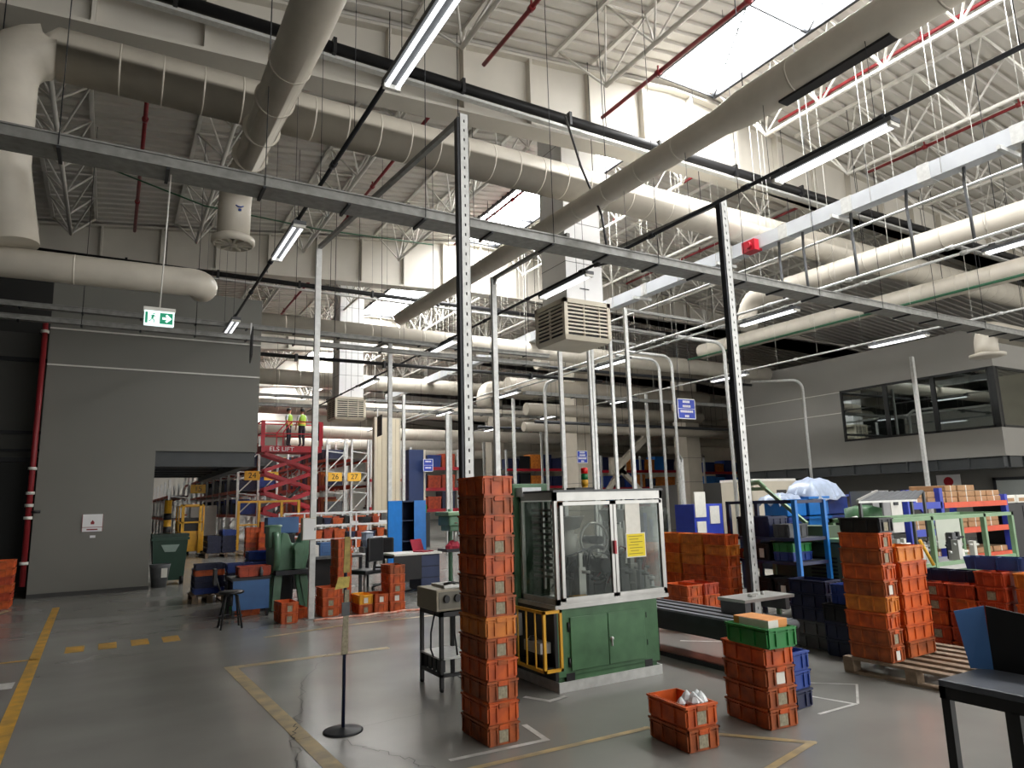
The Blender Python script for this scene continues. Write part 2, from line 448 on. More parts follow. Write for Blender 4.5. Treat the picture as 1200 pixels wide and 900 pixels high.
fb.bx(OX+.02, OX+.1, OY0+.02, OY1, 2.33, 2.37)
fb.build('fascia', FASC, off)
MB().bx(OX-.01, OX+.15, OY0-.01, OY0+.15, wz0, wz1).build('corner_post', mat('window_frame_dark', (40,42,42), .4, .3, .1, 4), off)
WF = mat('window_frame_dark', (40,42,42), .4, .3, .1, 4)
wins = [(11.35,13.2), (13.2,14.95), (14.95,16.78)]
for i, (a, b_) in enumerate(wins):
    fr = MB().bx(OX-.02, OX+.1, a, a+.07, wz0, wz1).bx(OX-.02, OX+.1, b_-.07, b_, wz0, wz1).bx(OX-.02, OX+.1, a, b_, wz0, wz0+.08).bx(OX-.02, OX+.1, a, b_, wz1-.08, wz1)
    o = struct('window_%d' % (11+i), fr, WF)
    MB().bx(OX+.03, OX+.045, a+.06, b_-.06, wz0+.06, wz1-.06).build('pane', GLD, o)
for i in range(3):
    a, b_ = OX+.15+i*2.9, OX+.15+(i+1)*2.9
    fr = MB().bx(a, a+.07, OY0-.02, OY0+.1, wz0, wz1).bx(b_-.07, b_, OY0-.02, OY0+.1, wz0, wz1).bx(a, b_, OY0-.02, OY0+.1, wz0, wz0+.08).bx(a, b_, OY0-.02, OY0+.1, wz1-.08, wz1)
    o = struct('window_%d' % (14+i), fr, WF)
    MB().bx(a+.06, b_-.06, OY0+.03, OY0+.045, wz0+.06, wz1-.06).build('pane', GLD, o)
struct('wall_right', MB().bx(29, 29.1, OY0+.2, OY1-.2, 2.8, 6.9), mat('office_inner', (150,152,150), .6, 0, .1, 1))
struct('wall_right', MB().bx(26.6, 26.8, 5, 30, 0, 2.35), mat('under_office', (112,111,106), .6, 0, .08, .7))
o = struct('door_2', MB().bx(26.5, 26.62, 10.9, 12.3, 0, 1.95), mat('pale_door', (170,176,172), .5, 0, .05, 2))
MB().bx(26.48, 26.62, 10.8, 10.9, 0, 2.05).bx(26.48, 26.62, 12.3, 12.4, 0, 2.05).bx(26.48, 26.62, 10.8, 12.4, 1.95, 2.05).build('door_frame', DARKST, o)
t = thing('wall_sign', 'white notice board with a red round mark on the wall under the office', 'sign', (26.58,13.9,1.95))
MB().bx(-.02, 0, -.42, .42, -.27, .27).build('board', SIGNW, t)
MB().tube([(-.03,0,.02), (-.015,0,.02)], .17, 20).build('red_mark', RED, t)

# columns of the hall
COLM = mat('column_paint', (176,168,152), .6, 0, .08, 2)
def column(x, y, w_, h=8.6):
    c = struct('column', MB().bx(x-w_/2, x+w_/2, y-w_/2, y+w_/2, 0, h), COLM)
    jj = MB()
    for z in (1.2, 2.4, 3.6): jj.bx(x-w_/2-.004, x+w_/2+.004, y-w_/2-.004, y+w_/2+.004, z, z+.02)
    jj.build('joint', GREYP, c)
column(25.2, 25.6, .9); column(18.5, 25.6, .9); column(33, 45, .9); column(22.5, 41, .9)
struct('brace_beam', MB().bar((20.3,25.6,2.9), (23.0,25.6,5.0), .26).bar((19.0,25.6,.8), (21.0,25.6,3.3), .2).bar((20.6,25.6,3.2), (23.2,25.6,1.0), .2).bx(20.2,21.1,25.5,25.7,2.8,3.6), COLM)

# ------------------------------------------------------------------ ducts and pipes
def elbow(c, a, b_, r, n=7):
    """points of a quarter turn about corner c from direction a to direction b (unit vectors)"""
    c = Vector(c); a = Vector(a); b_ = Vector(b_)
    o = c-a*r+b_*r
    return [tuple(o + a*(r*math.sin(t)) - b_*(r*math.cos(t))) for t in [PI/2*k/(n-1) for k in range(n)]]
def duct(label, pts, r, seam_step=.0, n=28, m=None, radii=None):
    t = thing('air_duct', label, 'air duct', pts[0])
    mb = MB().tube(pts, r, n, radii=radii)
    if seam_step:
        P = [Vector(p) for p in pts]
        for i in range(len(P)-1):
            L_ = (P[i+1]-P[i]).length
            if L_ < 1.5: continue
            d = (P[i+1]-P[i])/L_; k = int(L_/seam_step)
            for q in range(1, k):
                c = P[i]+d*(q*seam_step); u = q*seam_step/L_
                rr = (radii[i]*(1-u)+radii[i+1]*u) if radii else r
                mb.tube([c-d*.012, c+d*.012], rr+.0025, n)
    mb.build('pipe', m or CREAM, t, True)
    hg = MB()
    for p, q in zip(pts, pts[1:]):
        p = Vector(p); q = Vector(q); L_ = (q-p).length
        if L_ < 1.5 or abs((q-p).z) > .5*L_: continue
        for u in range(1, max(2, int(L_/3.2)+1)):
            c = p+(q-p)*(u/(int(L_/3.2)+1))
            hg.tube([(c.x,c.y,c.z), (c.x,c.y,zt(c.x)+.05)], .008, 5)
    if hg.v: tag(hg.build('hanger_rod', DARKST, t, True), kind='stuff')
    return t
# long tapered duct with slot outlets, from top right towards the middle
t = duct('long tapering cream air duct with slot grille crossing above the green machine',
     [(7.45,-1,7), (7.38,4.2,7), (7.35,5.9,7), (7.33,6.3,7), (7.2,11.5,7), (7.0,18.3,7), (6.99,18.5,7)], .2,
     .85,
     radii=[.27,.27,.26,.205,.195,.18,.05])
g = MB().cb(7.36, 4.55, 6.745, .17, 1.5, .05)
g.build('slot_grille', BLACK, t, True)
# cross duct along the near girder with its left drop
t = duct('large cream spiral air duct running under the near roof girder with bend on left',
     [(30,10.6,8.0), (-1.0,10.6,8.0)]+elbow((-1.55,10.6,8.0), (-1,0,0), (0,0,-1), .55)+[(-1.5,10.55,6.2), (-1.3,10.5,5.1)], .36,
     .55,
     radii=[.36,.36]+[.36]*7+[.33,.31])
t = duct('cream air duct low on the left ending in a rounded elbow before the grey wall',
     [(-4,10.6,4.86), (.72,10.6,4.93)]+elbow((1.02,10.6,4.94), (1,0,0), (0,1,0), .22)+[(1.02,11.0,4.97)], .2, .85)
# left duct towards the camera, ending in a round diffuser
t = duct('wide cream air duct at upper left turning down into a round diffuser',
     [(1.62,-1,7.05), (1.6,7,7.0), (1.53,11.25,7.0)]+elbow((1.52,11.65,7.0), (0,1,0), (0,0,-1), .4)+[(1.52,11.65,6.1)], .26, .85)
dd = MB().lathe([(.27,.12),(.34,.08),(.34,.0),(.31,-.03),(.29,-.03),(.29,.02)], (1.52,11.65,6.02), 28)
df = dd.build('diffuser', CREAM, t, True)
fin = MB()
for k in range(12):
    a = 2*PI*k/12
    fin.bar((1.52+.06*math.cos(a),11.65+.06*math.sin(a),6.01), (1.52+.3*math.cos(a),11.65+.3*math.sin(a),6.01), .035, .05)
fin.lathe([(.07,-.03),(.08,.03)], (1.52,11.65,6.01), 14)
fin.build('vane', CREAM, df, True)
MB().tube([(1.50,11.375,6.585),(1.54,11.37,6.565),(1.58,11.37,6.565),(1.62,11.375,6.585)], .012, 8).bx(1.545, 1.59, 11.372, 11.39, 6.50, 6.535).build('blue_logo_mark', mat('logo_blue',(40,70,150),.5,0,0), t, True)
# right ducts
t = duct('upper cream air duct at right ending in a downward elbow beside the post',
     [(15.6,-2,7), (14.95,11.9,7)]+elbow((14.9,12.5,7), (0,1,0), (0,0,-1), .5)+[(14.9,12.5,6.2)], .25, .85)
t = duct('lower cream air duct at right with a green pipe alongside',
     [(19.4,-2,7), (18.78,18.0,7), (18.78,18.05,7)], .27, .85, radii=[.27,.27,.2])
o = thing('water_pipe', 'thin green pipe running along the lower right air duct', 'pipe', (19.1,4,6.72))
MB().tube([(19.05,0,6.76), (18.55,18.5,6.76)], .035, 8).build('pipe', mat('green_pipe',(40,96,66),.45,0,.1,4), o, True)
t = duct('short cream duct elbow with flanged outlet in front of the office windows',
     [(24,9.0,5.85), (20.5,9.0,5.85)]+elbow((19.9,9.0,5.85), (-1,0,0), (0,0,-1), .45)+[(19.9,9.0,5.2)], .27)
MB().lathe([(.28,.1),(.42,.06),(.42,0),(.3,-.02)], (19.9,9.0,5.12), 26).build('flange', CREAM, t, True)
# far cross ducts
DIM = mat('shaded_duct', (150,142,128), .5, 0, .1, 2)  # cream duct colour darkened to paint in the shade away from the rooflights
for (y, z, r, x0, x1, lab, m) in ((19.8,6.85,.3,3.2,24.5,'cream air duct crossing behind the first cooler towards the far bays',CREAM),
                      (28.8,7.0,.32,4,18,'pale air duct crossing the hall just before the second cooler',CREAM),
                      (33.8,6.5,.36,5,40,'far pale air duct crossing above the red lift',CREAM),
                      (37.5,5.7,.34,6,42,'far lower pale air duct above the storage racks',CREAM),
                      (47.5,6.0,.36,10,44,'most distant pale air duct across the back of the hall',CREAM),
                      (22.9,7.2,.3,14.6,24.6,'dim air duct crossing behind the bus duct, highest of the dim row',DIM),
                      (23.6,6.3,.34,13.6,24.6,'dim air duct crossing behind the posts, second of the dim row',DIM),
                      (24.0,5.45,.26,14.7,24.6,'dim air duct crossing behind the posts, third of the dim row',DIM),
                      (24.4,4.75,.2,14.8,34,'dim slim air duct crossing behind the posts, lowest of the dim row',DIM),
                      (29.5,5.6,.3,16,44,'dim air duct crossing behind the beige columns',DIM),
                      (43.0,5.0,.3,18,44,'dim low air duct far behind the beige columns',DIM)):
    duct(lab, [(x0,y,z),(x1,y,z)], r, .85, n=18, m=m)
for (y, z, x0, x1, lab) in ((20.6,6.5,13.4,24.4,'dark conduit crossing behind the posts, upper one'), (21.6,4.6,13.6,24.4,'dark conduit crossing behind the posts, lower one'), (27.0,5.0,14,40,'dark conduit crossing behind the columns')):
    t = thing('cross_conduit', lab, 'pipe', (x0,y,z))
    c = MB().tube([(x0,y,z),(x1,y,z)], .06, 8); x = x0+1
    while x < x1: c.tube([(x,y,z),(x,y,zt(x)+.05)], .008, 5); x += 3.2
    c.build('pipe', DARKST, t, True)
t = duct('cream duct elbow hanging at mid hall above the far posts', [(20,27.5,6.9), (15.2,27.5,6.9)]+elbow((14.6,27.5,6.9), (-1,0,0), (0,0,-1), .5)+[(14.6,27.5,6.0)], .34)

# black mains below the girders
def main(label, y, z, r, x0, x1, strip=True):
    t = thing('water_main', label, 'pipe', (x0,y,z))
    c = MB().tube([(x0,y,z), (x1,y,z)], r, 12)
    if strip: MB().bx(x0, x1, y-.03, y+.1, z-r-.1, z-r-.05).build('tray_strip', GALV, t, True)
    x = x0+1
    while x < x1: c.bx(x-.03, x+.03, y-r-.03, y+r+.03, z-r-.06, z+r+.02); x += 2.4
    x = x0+2
    while x < x1: c.tube([(x,y,z),(x,y,zt(x)+.05)], .01, 5); x += 4.8
    c.build('pipe', BLACK, t, True)
main('thick black pipe with steel strip under the near roof girder', 10.45, 9.3, .1, -3, 30)
main('black pipe along the far girder above the grey wall', 21.4, 8.65, .075, -5.8, 24)
main('thin black pipe crossing behind the second cable ladder', 17.95, 5.55, .05, 3, 14, False)
# red sprinkler pipes
def sprink(x, y0, y1, z, label, drop=.55):
    z = zt(x)-drop
    t = thing('sprinkler_pipe', label, 'pipe', (x,y0,z))
    c = MB().tube([(x,y0,z), (x,y1,z)], .04, 8); y = y0+.8
    while y < y1:
        c.tube([(x,y-.05,z),(x,y+.05,z)], .06, 8); c.tube([(x,y,z),(x,y,z+.14)], .02, 6); y += 2.1
    c.build('pipe', REDP, t, True)
sprink(.15, 11.4, 20.6, 10.2, 'red sprinkler pipe at far left above the cable ladder')
sprink(5.55, 1.4, 10.2, 10.0, 'short red sprinkler pipe at top centre beside the lamp', .8)
sprink(5.5, 11.4, 20.6, 10.2, 'red sprinkler pipe passing behind the tall slotted post')
sprink(8.3, 1.4, 10.2, 10.0, 'red sprinkler pipe below the truss left of the skylight', 1.45)
sprink(13.4, 1.4, 9.8, 10.0, 'red sprinkler pipe under the white truss right of the skylight')
sprink(17.2, 1.4, 10.0, 10.2, 'red sprinkler pipe at far right behind the lamp rail')
sprink(9.8, 11.4, 20.4, 10.0, 'red sprinkler pipe beside the white cooler shaft')
sprink(13.6, 11.4, 20.4, 10.0, 'red sprinkler pipe behind the bus duct')
sprink(17.4, 11.4, 20.4, 10.0, 'red sprinkler pipe high behind the right slotted post')
sprink(6.0, 22.4, 32.5, 9.9, 'red sprinkler pipe above the red lift')
t = thing('sprinkler_riser', 'red vertical pipe at the left corner of the grey wall', 'pipe', (-1.40,17.22,.25))
MB().tube([(-1.40,17.22,.25), (-1.40,17.22,5.7)], .055, 10).build('pipe', REDP, t, True)
c = MB()
for z in (.7,1.6,1.85,2.1,2.6,5.5): c.tube([(-1.40,17.22,z-.03),(-1.40,17.22,z+.03)], .08, 10)
c.build('coupling', WHITE, t, True)
MB().tube([(-1.40,17.22,1.72),(-1.2,17.22,1.72)], .03, 8).build('branch', BLACK, t, True)

# ------------------------------------------------------------------ air coolers with white shafts
def cooler(x, y, z, label):
    top = zt(x)+.08
    t = thing('air_cooler', label, 'air cooler', (x,y,z))
    W, D, H = 1.16, 1.1, .92
    bd = MB().bx(.06, W-.06, .06, D-.06, .05, H).add([(.0,0,.0),(W,0,0),(W,D,0),(0,D,0),(-.05,-.05,.1),(W+.05,-.05,.1),(W+.05,D+.05,.1),(-.05,D+.05,.1)],
        [(0,1,2,3),(0,1,5,4),(1,2,6,5),(2,3,7,6),(3,0,4,7),(4,5,6,7)])
    bd.bx(-.05, W+.05, -.05, D+.05, H-.1, H)
    for (cx, cy) in ((-.05,-.05),(W-.04,-.05),(-.05,D-.04),(W-.04,D-.04)): bd.bx(cx, cx+.09, cy, cy+.09, .1, H)
    bd.build('body', BEIGE, t)
    dk = MB().bx(.03, W-.03, -.005, .02, .12, H-.11).bx(-.005, .02, .03, D-.03, .12, H-.11)
    dk.build('opening', BLACK, t)
    sl = MB()
    for k in range(8):
        zz = .16+k*.085
        sl.bx(.0, W, -.045, .0, zz, zz+.035); sl.bx(-.045, 0, 0, D, zz, zz+.035)
    for u in (.36,.72): sl.bx(u*W+.05, u*W+.07, -.05, 0, .1, H-.1)
    for u in (.5,): sl.bx(-.05, 0, u*D, u*D+.02, .1, H-.1)
    sl.build('louvre', BEIGE, t)
    sh = MB().bx(.14, W-.02, .10, D-.02, H, top-z)
    s = sh.build('shaft', mat('shaft_white', (228,228,228), .4, .05, .04, 2), t)
    j = MB()
    zz = H+.9
    while zz < top-z:
        j.bx(.137, W-.017, .097, D-.017, zz, zz+.012); zz += .95
    j.bx(.63, .642, .097, .11, H, top-z)
    j.build('shaft_joint', GREYP, s)
    MB().bx(.5, .75, .085, .1, H+.3, H+.32).build('shaft_handle', DARKST, s)
cooler(8.33, 11.85, 5.1, 'beige louvred air cooler at end of white shaft, nearest one above green machine')
cooler(7.6, 26.9, 5.1, 'beige louvred air cooler on white shaft, the farther one right of the lift')

# ------------------------------------------------------------------ cable ladders (galvanised trays) across the hall
def ladder(label, x0, x1, y, z, wd, h):
    t = thing('cable_tray', label, 'cable tray', (x0,y,z))
    b_ = MB()
    prof = [(y-wd/2,z+h),(y-wd/2,z),(y+wd/2,z),(y+wd/2,z+h),(y+wd/2-.01,z+h),(y+wd/2-.01,z+.01),(y-wd/2+.01,z+.01),(y-wd/2+.01,z+h)]
    b_.prism(prof, 'x', x0, x1)
    b_.bx(x0, x1, y-wd/2-.02, y-wd/2+.01, z+h-.02, z+h).bx(x0, x1, y-wd/2-.02, y-wd/2+.01, z-.005, z+.02)
    x = x0+1.1
    while x < x1: b_.bx(x-.018, x+.018, y-wd/2-.01, y+wd/2+.02, z-.03, z+.005, 1); x += 1.05
    b_.build('channel', [GALVD,DARKST], t, True)
    ws = MB(); x = x0+1.1
    while x < x1: ws.tube([(x,y-wd/2-.03,z), (x,y-wd/2-.03,zt(x))], .006, 5); x += 2.1
    tag(ws.build('hanger_wire', DARKST, t, True), kind='stuff')
    return t
ladder('wide galvanised cable tray crossing the whole photo from left to right', -6, 24, 8.4, 5.52, .38, .14)
ladder('slim galvanised cable tray, upper of the two before the grey wall', -6, 10.6, 16.0, 5.68, .14, .1)
ladder('slim galvanised cable tray, lower of the two before the grey wall', -6, 10.6, 16.0, 5.42, .14, .1)
ladder('distant cable tray crossing below the second cooler', 4.5, 20, 28.6, 5.75, .2, .12)
ladder('distant upper cable tray crossing near the second cooler', 4.5, 20, 28.6, 6.15, .2, .1)
ladder('galvanised cable tray hung across the right aisle behind the posts', 12.8, 24, 21.0, 5.5, .2, .12)

# ------------------------------------------------------------------ lamp rails and twin tube lamps
def rail(label, xs, y0, y1, z, m=GALV, r=.028, wires=True, wtop={}):
    t = thing('lamp_rail', label, 'conduit', (xs[0],y0,z))
    mb = MB()
    for x in xs: mb.tube([(x,y0,z), (x,y1,z)], r, 8)
    if wires:
        ws = MB(); y = y0+.7
        while y < y1:
            for x in xs: ws.tube([(x,y,z), (x,y,wtop[x] if x in wtop and y < 18 else zt(x))], .004, 5)
            y += 1.45
        tag(ws.build('hanger_wire', WHITE if m is GALV else DARKST, t, True), kind='stuff')
    y = y0+1.2
    while y < y1:
        for x in xs: mb.tube([(x,y-.06,z),(x,y+.06,z)], r+.014, 8)
        y += 1.9
    mb.build('rail', m, t, True)
    return t
lampproto = None
def lamp(x, y0, y1, z, label):
    global lampproto
    cy = (y0+y1)/2
    if lampproto is None:
        t = thing('tube_lamp', label, 'ceiling lamp', (x,cy,z), 0, 'twin tube lamps on the rails')
        MB().bx(-.09, .09, -.8, .8, .0, .055).bx(-.03, .03, -.7, -.6, .05, .12).bx(-.03, .03, .6, .7, .05, .12).build('housing', GREYP, t)
        for s in (-.052, .052): MB().tube([(s,-.74,-.02),(s,.74,-.02)], .021, 8).build('tube', TUBE, t)
        MB().bx(-.085, .085, -.79, -.745, -.045, 0).build('end_cap', WHITE, t); MB().bx(-.085, .085, .745, .79, -.045, 0).build('end_cap', WHITE, t)
        lampproto = t
    else:
        t = dup(lampproto, (x,cy,z), 0, label)
    return t
rail('dark lamp rail at left over the grey wall and tray', [2.12], -1, 30, 5.78, DARKST)
rail('dark lamp rail passing in front of the white cooler shaft', [7.22], -1, 30, 5.78, DARKST, wtop={7.22: 6.8})
rail('twin pale conduit rail above the tray right of the slotted post', [12.3, 12.78], -1, 44, 5.78, wtop={12.3: 7.05})
rail('pale lamp rail nearest the office windows', [18.12], -1, 40, 5.78)
for a in [(2.12,4.4,5.6,'twin tube lamp at the top edge, left of centre'), (2.12,9.5,11.1,'lit twin tube lamp beside the round diffuser at left'),
          (2.12,15.1,16.9,'lit twin tube lamp in front of the grey wall'),
          (7.22,3.85,5.4,'twin tube lamp on dark rail at upper right'), (7.22,9.4,11.1,'twin tube lamp just above the nearest louvred cooler'),
          (7.22,14.8,16.7,'twin tube lamp on dark rail behind the tall slotted post'), (7.22,20.8,22.6,'small twin tube lamp right of the second cooler'),
          (12.78,9.3,11.0,'twin tube lamp on twin conduit just right of the right slotted post'), (12.78,4.2,5.4,'twin tube lamp at right edge under the twin conduit'),
          (12.78,15.0,16.7,'twin tube lamp right of the louvred cooler on twin conduit'), (12.78,21.2,23.0,'twin tube lamp on twin conduit left of the cooler'),
          (12.78,27,28.7,'distant twin tube lamp on the twin conduit'),
          (18.12,9.4,11.2,'twin tube lamp in front of the office wall, nearest the windows'), (18.12,15.3,17.1,'twin tube lamp beside the right slotted post, near office end'),
          (18.12,21,22.8,'twin tube lamp above the blue hanging sign'), (18.12,26.5,28.3,'twin tube lamp left of the blue hanging sign'),
          (18.12,32.4,34.2,'farthest twin tube lamp on the office side rail'), (2.12,21,22.6,'twin tube lamp over the grey block roof')]:
    lamp(a[0], a[1], a[2], 5.66, a[3])

# bus duct with drop hoses
t = thing('bus_duct', 'white metal bus duct slanting down from right edge with red box', 'bus duct', (12.3,4,7.25))
j = MB().bx(12.2, 12.46, -1, 34, 7.10, 7.40); y = 0
while y < 34: j.bx(12.19, 12.47, y, y+.22, 7.09, 7.41, 1); y += 1.5
y = 1.8
while y < 30: j.bx(12.0, 12.65, y, y+.06, 7.03, 7.10, 1); y += 3
j.build('casing', [mat('bus_casing',(196,200,204),.4,.2,.06,3), GALV], t, True)
ws = MB(); y = .6
while y < 30:
    ws.tube([(12.18,y,7.1),(12.18,y,11.0)], .005, 5); ws.tube([(12.44,y,7.1),(12.44,y,11.0)], .005, 5); y += 1.3
tag(ws.build('hanger_wire', WHITE, t, True), kind='stuff')
MB().bx(12.05, 12.3, 9.75, 10.1, 7.05, 7.3).tube([(12.05,9.9,7.18),(11.98,9.9,7.18)], .08, 12).build('tap_box', RED, t, True)
for k, y in enumerate((4.6,5.5,6.5,7.6,8.7,9.3)):
    MB().tube([(12.3,y,7.1),(12.34,y+.05,6.8),(12.28,y,6.3),(12.3,y,5.8)], .028, 8).build('drop_hose', GREYP, t, True)
MB().tube([(12.9,-1,7.0),(12.9,20,7.0)], .03, 8).build('side_pipe', GALV, t, True)

# loose vertical cables
t = thing('power_cable', 'thick black cable hanging from the main down to the dark lamp rail', 'cable', (6.9,8.6,5.6))
MB().tube([(7.3,10.1,9.1),(7.25,9.6,7.8),(7.2,9.0,6.6),(7.05,8.7,5.75),(7.2,8.9,5.68),(7.22,9.3,5.75)], .022, 8).build('cord', BLACK, t, True)
MB().tube([(7.05,8.7,5.72),(7.12,8.75,5.7)], .05, 8).build('connector', BLACK, t, True)
t = thing('green_cable', 'thin green cable sagging between trusses at upper left', 'cable', (-1.35,15,9))
MB().tube([(-1.3,16.2,9.2),(1.5,16.5,8.65),(4.2,16.6,8.6),(7.5,17,8.9)], .018, 6).build('cord', mat('green_cord',(40,90,60),.5,0,.1,4), t, True)

# ------------------------------------------------------------------ posts
def slotted_column(mb, cx, cy, wd, dp, z0, z1, pitch=.11, hole=.035):
    """U channel with a dark back sheet for the shade inside; its front web (facing -y) has a row of slots"""
    t = .006; hw = .016
    y0 = cy-dp/2
    mb.bx(cx-wd/2, cx-wd/2+t, y0, cy+dp/2, z0, z1).bx(cx+wd/2-t, cx+wd/2, y0, cy+dp/2, z0, z1)
    mb.bx(cx-wd/2, cx-hw/2, y0, y0+t, z0, z1).bx(cx+hw/2, cx+wd/2, y0, y0+t, z0, z1)
    z = z0
    while z < z1:
        mb.bx(cx-hw/2, cx+hw/2, y0, y0+t, z, min(z+pitch-hole, z1)); z += pitch
    mb.bx(cx-wd/2, cx+wd/2, cy+dp/2-t, cy+dp/2, z0, z1, 1)  # dark sheet stands for the shade inside the channel
def post(label, x, y, top=5.88, wd=.085, arm=None, kind='box', arm_w=.06, group=None):
    t = thing('drop_post', label, 'post', (x,y,0))
    mb = MB()
    if kind == 'slot':
        slotted_column(mb, 0, 0, wd, .07, 0, top)
        mb.bx(-wd/2-.028, -wd/2-.002, -.03, .05, 0, top-.05, 1)  # dark strip paints the shade on the post's left face
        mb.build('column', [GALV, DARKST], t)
    elif kind == 'box':
        mb.bx(-wd/2, wd/2, -wd*.4, wd*.4, 0, top)
        mb.bx(-wd/2-.003, wd/2+.003, -wd*.4-.003, -wd*.1, 0, top-.02)
        mb.build('column', GALV, t, bevel=.006)
    elif kind == 'double':
        mb.bx(-wd/2, -.012, -.04, .04, 0, top).bx(.012, wd/2, -.04, .04, 0, top).bx(-wd/2, wd/2, -.01, .01, 0, top)
        mb.build('column', GALV, t)
    else:
        r = wd/2
        if arm:
            d = Vector((arm[0]-x, arm[1]-y, 0)); L_ = d.length; d.normalize()
            pts = [(0,0,0),(0,0,top-.35)]+[(d.x*.35*(1-math.cos(a)), d.y*.35*(1-math.cos(a)), top-.35+.35*math.sin(a)) for a in [PI/2*k/6 for k in range(1,7)]]+[(d.x*L_, d.y*L_, top)]
            mb.tube(pts, r, 10)
        else: mb.tube([(0,0,0),(0,0,top)], r, 10)
        mb.build('column', GALV, t)
    MB().bx(-.1, .1, -.1, .1, 0, .012).build('base_plate', GALVD, t)
    if arm and kind != 'pipe':
        p = Vector((0,0,top-.03)); q = Vector((arm[0]-x, arm[1]-y, (arm[2] if len(arm) > 2 else top)-.03))
        MB().bar(p, q, arm_w, arm_w).build('arm', GALVD, t)
        MB().bar((0,0,top-.16), p+(q-p).normalized()*.16, .03, .05).build('corner_bracket', GALVD, t)
    return t
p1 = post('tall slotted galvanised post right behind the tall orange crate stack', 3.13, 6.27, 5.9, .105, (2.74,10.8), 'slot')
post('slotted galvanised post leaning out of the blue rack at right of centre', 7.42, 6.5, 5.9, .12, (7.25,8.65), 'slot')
p3 = post('galvanised box post carrying a grey box beside the red lift', 2.74, 10.87, 5.88, .085)
post('galvanised box post just right of the tall slotted post', 6.06, 10.95, 5.88, .095, (6.1,8.5))
post('galvanised box post with bent top arm in front of the cream wall', 6.06, 16.55, 5.88, .1, (5.9,17.6))
post('galvanised post under right edge of the nearest louvred cooler, tallest of that row', 9.79, 11.6, 5.9, .08, (12.28,11.65))
post('galvanised post directly below right corner of the nearest louvred cooler', 10.37, 12.9, 5.88, .075, (12.28,13.0))
post('double galvanised post above the signal lamp of the green machine', 10.55, 13.96, 5.88, .17, (12.28,14.2), 'double')
post('galvanised post where the slim cable trays end, below the louvred cooler', 9.98, 14.52, 5.88, .1)
post('galvanised post with short bent arm left of the slim tray end', 13.5, 20.7, 5.88, .12, (13.3,19.3), 'pipe')
post('round pipe post with curved top, left one of the pair by the blue hanging sign', 14.5, 15.7, 5.88, .085, (12.8,15.7), 'pipe')
post('round pipe post with curved top touching the left edge of the blue hanging sign', 14.56, 15.2, 5.9, .085, (12.8,15.2), 'pipe')
post('slim galvanised post left of the blue sign pipe pair', 18.8, 21.25, 5.88, .1)
post('slim galvanised post beside the small far blue sign', 19.1, 25.75, 5.88, .1)
post('thin far galvanised post left of the double post', 19.95, 31.1, 5.88, .1)
post('round pipe post with curved top just left of the right slotted post', 14.6, 13.15, 5.88, .095, (12.8,13.1), 'pipe')
post('pipe post with long bent arm in front of the blank office wall', 22.15, 16.35, 5.88, .1, (20.6,17.4), 'pipe')
post('galvanised post in front of the office windows', 21.82, 12.04, 5.88, .12)
post('galvanised post left of the cream wall and right of the lift', 9.68, 24.9, 5.88, .11)
post('galvanised post between cream wall and navy panel', 9.9, 21.4, 4.75, .1)
post('far galvanised post at the right of the navy panel', 14.05, 30.0, 5.88, .13)
post('distant galvanised post just right of aisle number 27', 14.15, 41.5, 5.88, .16)
post('distant galvanised post between aisle numbers 26 and 27', 13.75, 45.9, 5.88, .16)
post('galvanised post at left of the green machine top', 14.2, 24.2, 5.88, .11)
post('most distant thin galvanised post behind the crate stack', 22.2, 42.0, 5.88, .13)
post('pale post carrying a cross bar under the blue hanging sign', 17.0, 17.6, 3.0, .1, (14.75,15.4))
t = thing('junction_box', 'light grey junction box mounted on the post beside the green press', 'junction box', (2.67,10.80,1.17))
MB().bx(-.12, .09, -.08, .03, 0, .33).build('enclosure', BEIGE, t, bevel=.008)
MB().bx(-.11, .08, -.09, -.08, .01, .32).build('door', SIGNW, t)
MB().bx(.06, .07, -.1, -.09, .14, .18).build('latch', DARKST, t)

# ------------------------------------------------------------------ hanging signs
def hang_sign(name, label, x, y, z, wd, h, m, rows, rowm, rope_to=None, rz=0):
    t = thing(name, label, 'sign', (x,y,z), rz)
    MB().bx(-wd/2, wd/2, -.015, .015, 0, h).build('panel', m, t)
    fr = MB()
    for (a,b_,c,d) in ((-wd/2,wd/2,0,.02),(-wd/2,wd/2,h-.02,h),(-wd/2,-wd/2+.02,0,h),(wd/2-.02,wd/2,0,h)): fr.bx(a, b_, -.02, .0, c, d)
    if rows:
        fr.bx(-wd/2, wd/2, -.02, 0, h*.49, h*.51)
        fr.build('border', rowm, t)
        lt = MB()
        for (zc, segs) in rows:
            for (a, b_) in segs:
                x_ = a
                while x_ < b_-.015:
                    lt.bx(x_, min(x_+.036, b_), -.022, 0, zc*h-.03, zc*h+.03); x_ += .05
        lt.build('lettering', rowm, t)
    if rope_to:
        w_ = MB().tube([(-wd*.4,0,h),(-wd*.3,0,rope_to-z)], .007, 5).tube([(wd*.4,0,h),(wd*.3,0,rope_to-z)], .007, 5)
        w_.build('hanging_wire', DARKST, t)
    return t
hang_sign('hanging_sign', 'blue hanging sign with white lettering in front of the beige column', 12.85, 13.0, 3.66, .62, .53, SIGNB,
          [(.85,[(-.12,.13)]),(.63,[(-.13,.14)]),(.37,[(-.22,.22)]),(.14,[(-.07,.08)])], SIGNW, 5.7)
hang_sign('hanging_sign', 'small far blue hanging sign with white lettering above the signal lamp', 16.0, 22.0, 3.1, .5, .48, SIGNB,
          [(.85,[(-.12,.13)]),(.63,[(-.13,.14)]),(.37,[(-.2,.2)]),(.14,[(-.07,.08)])], SIGNW, 5.7)
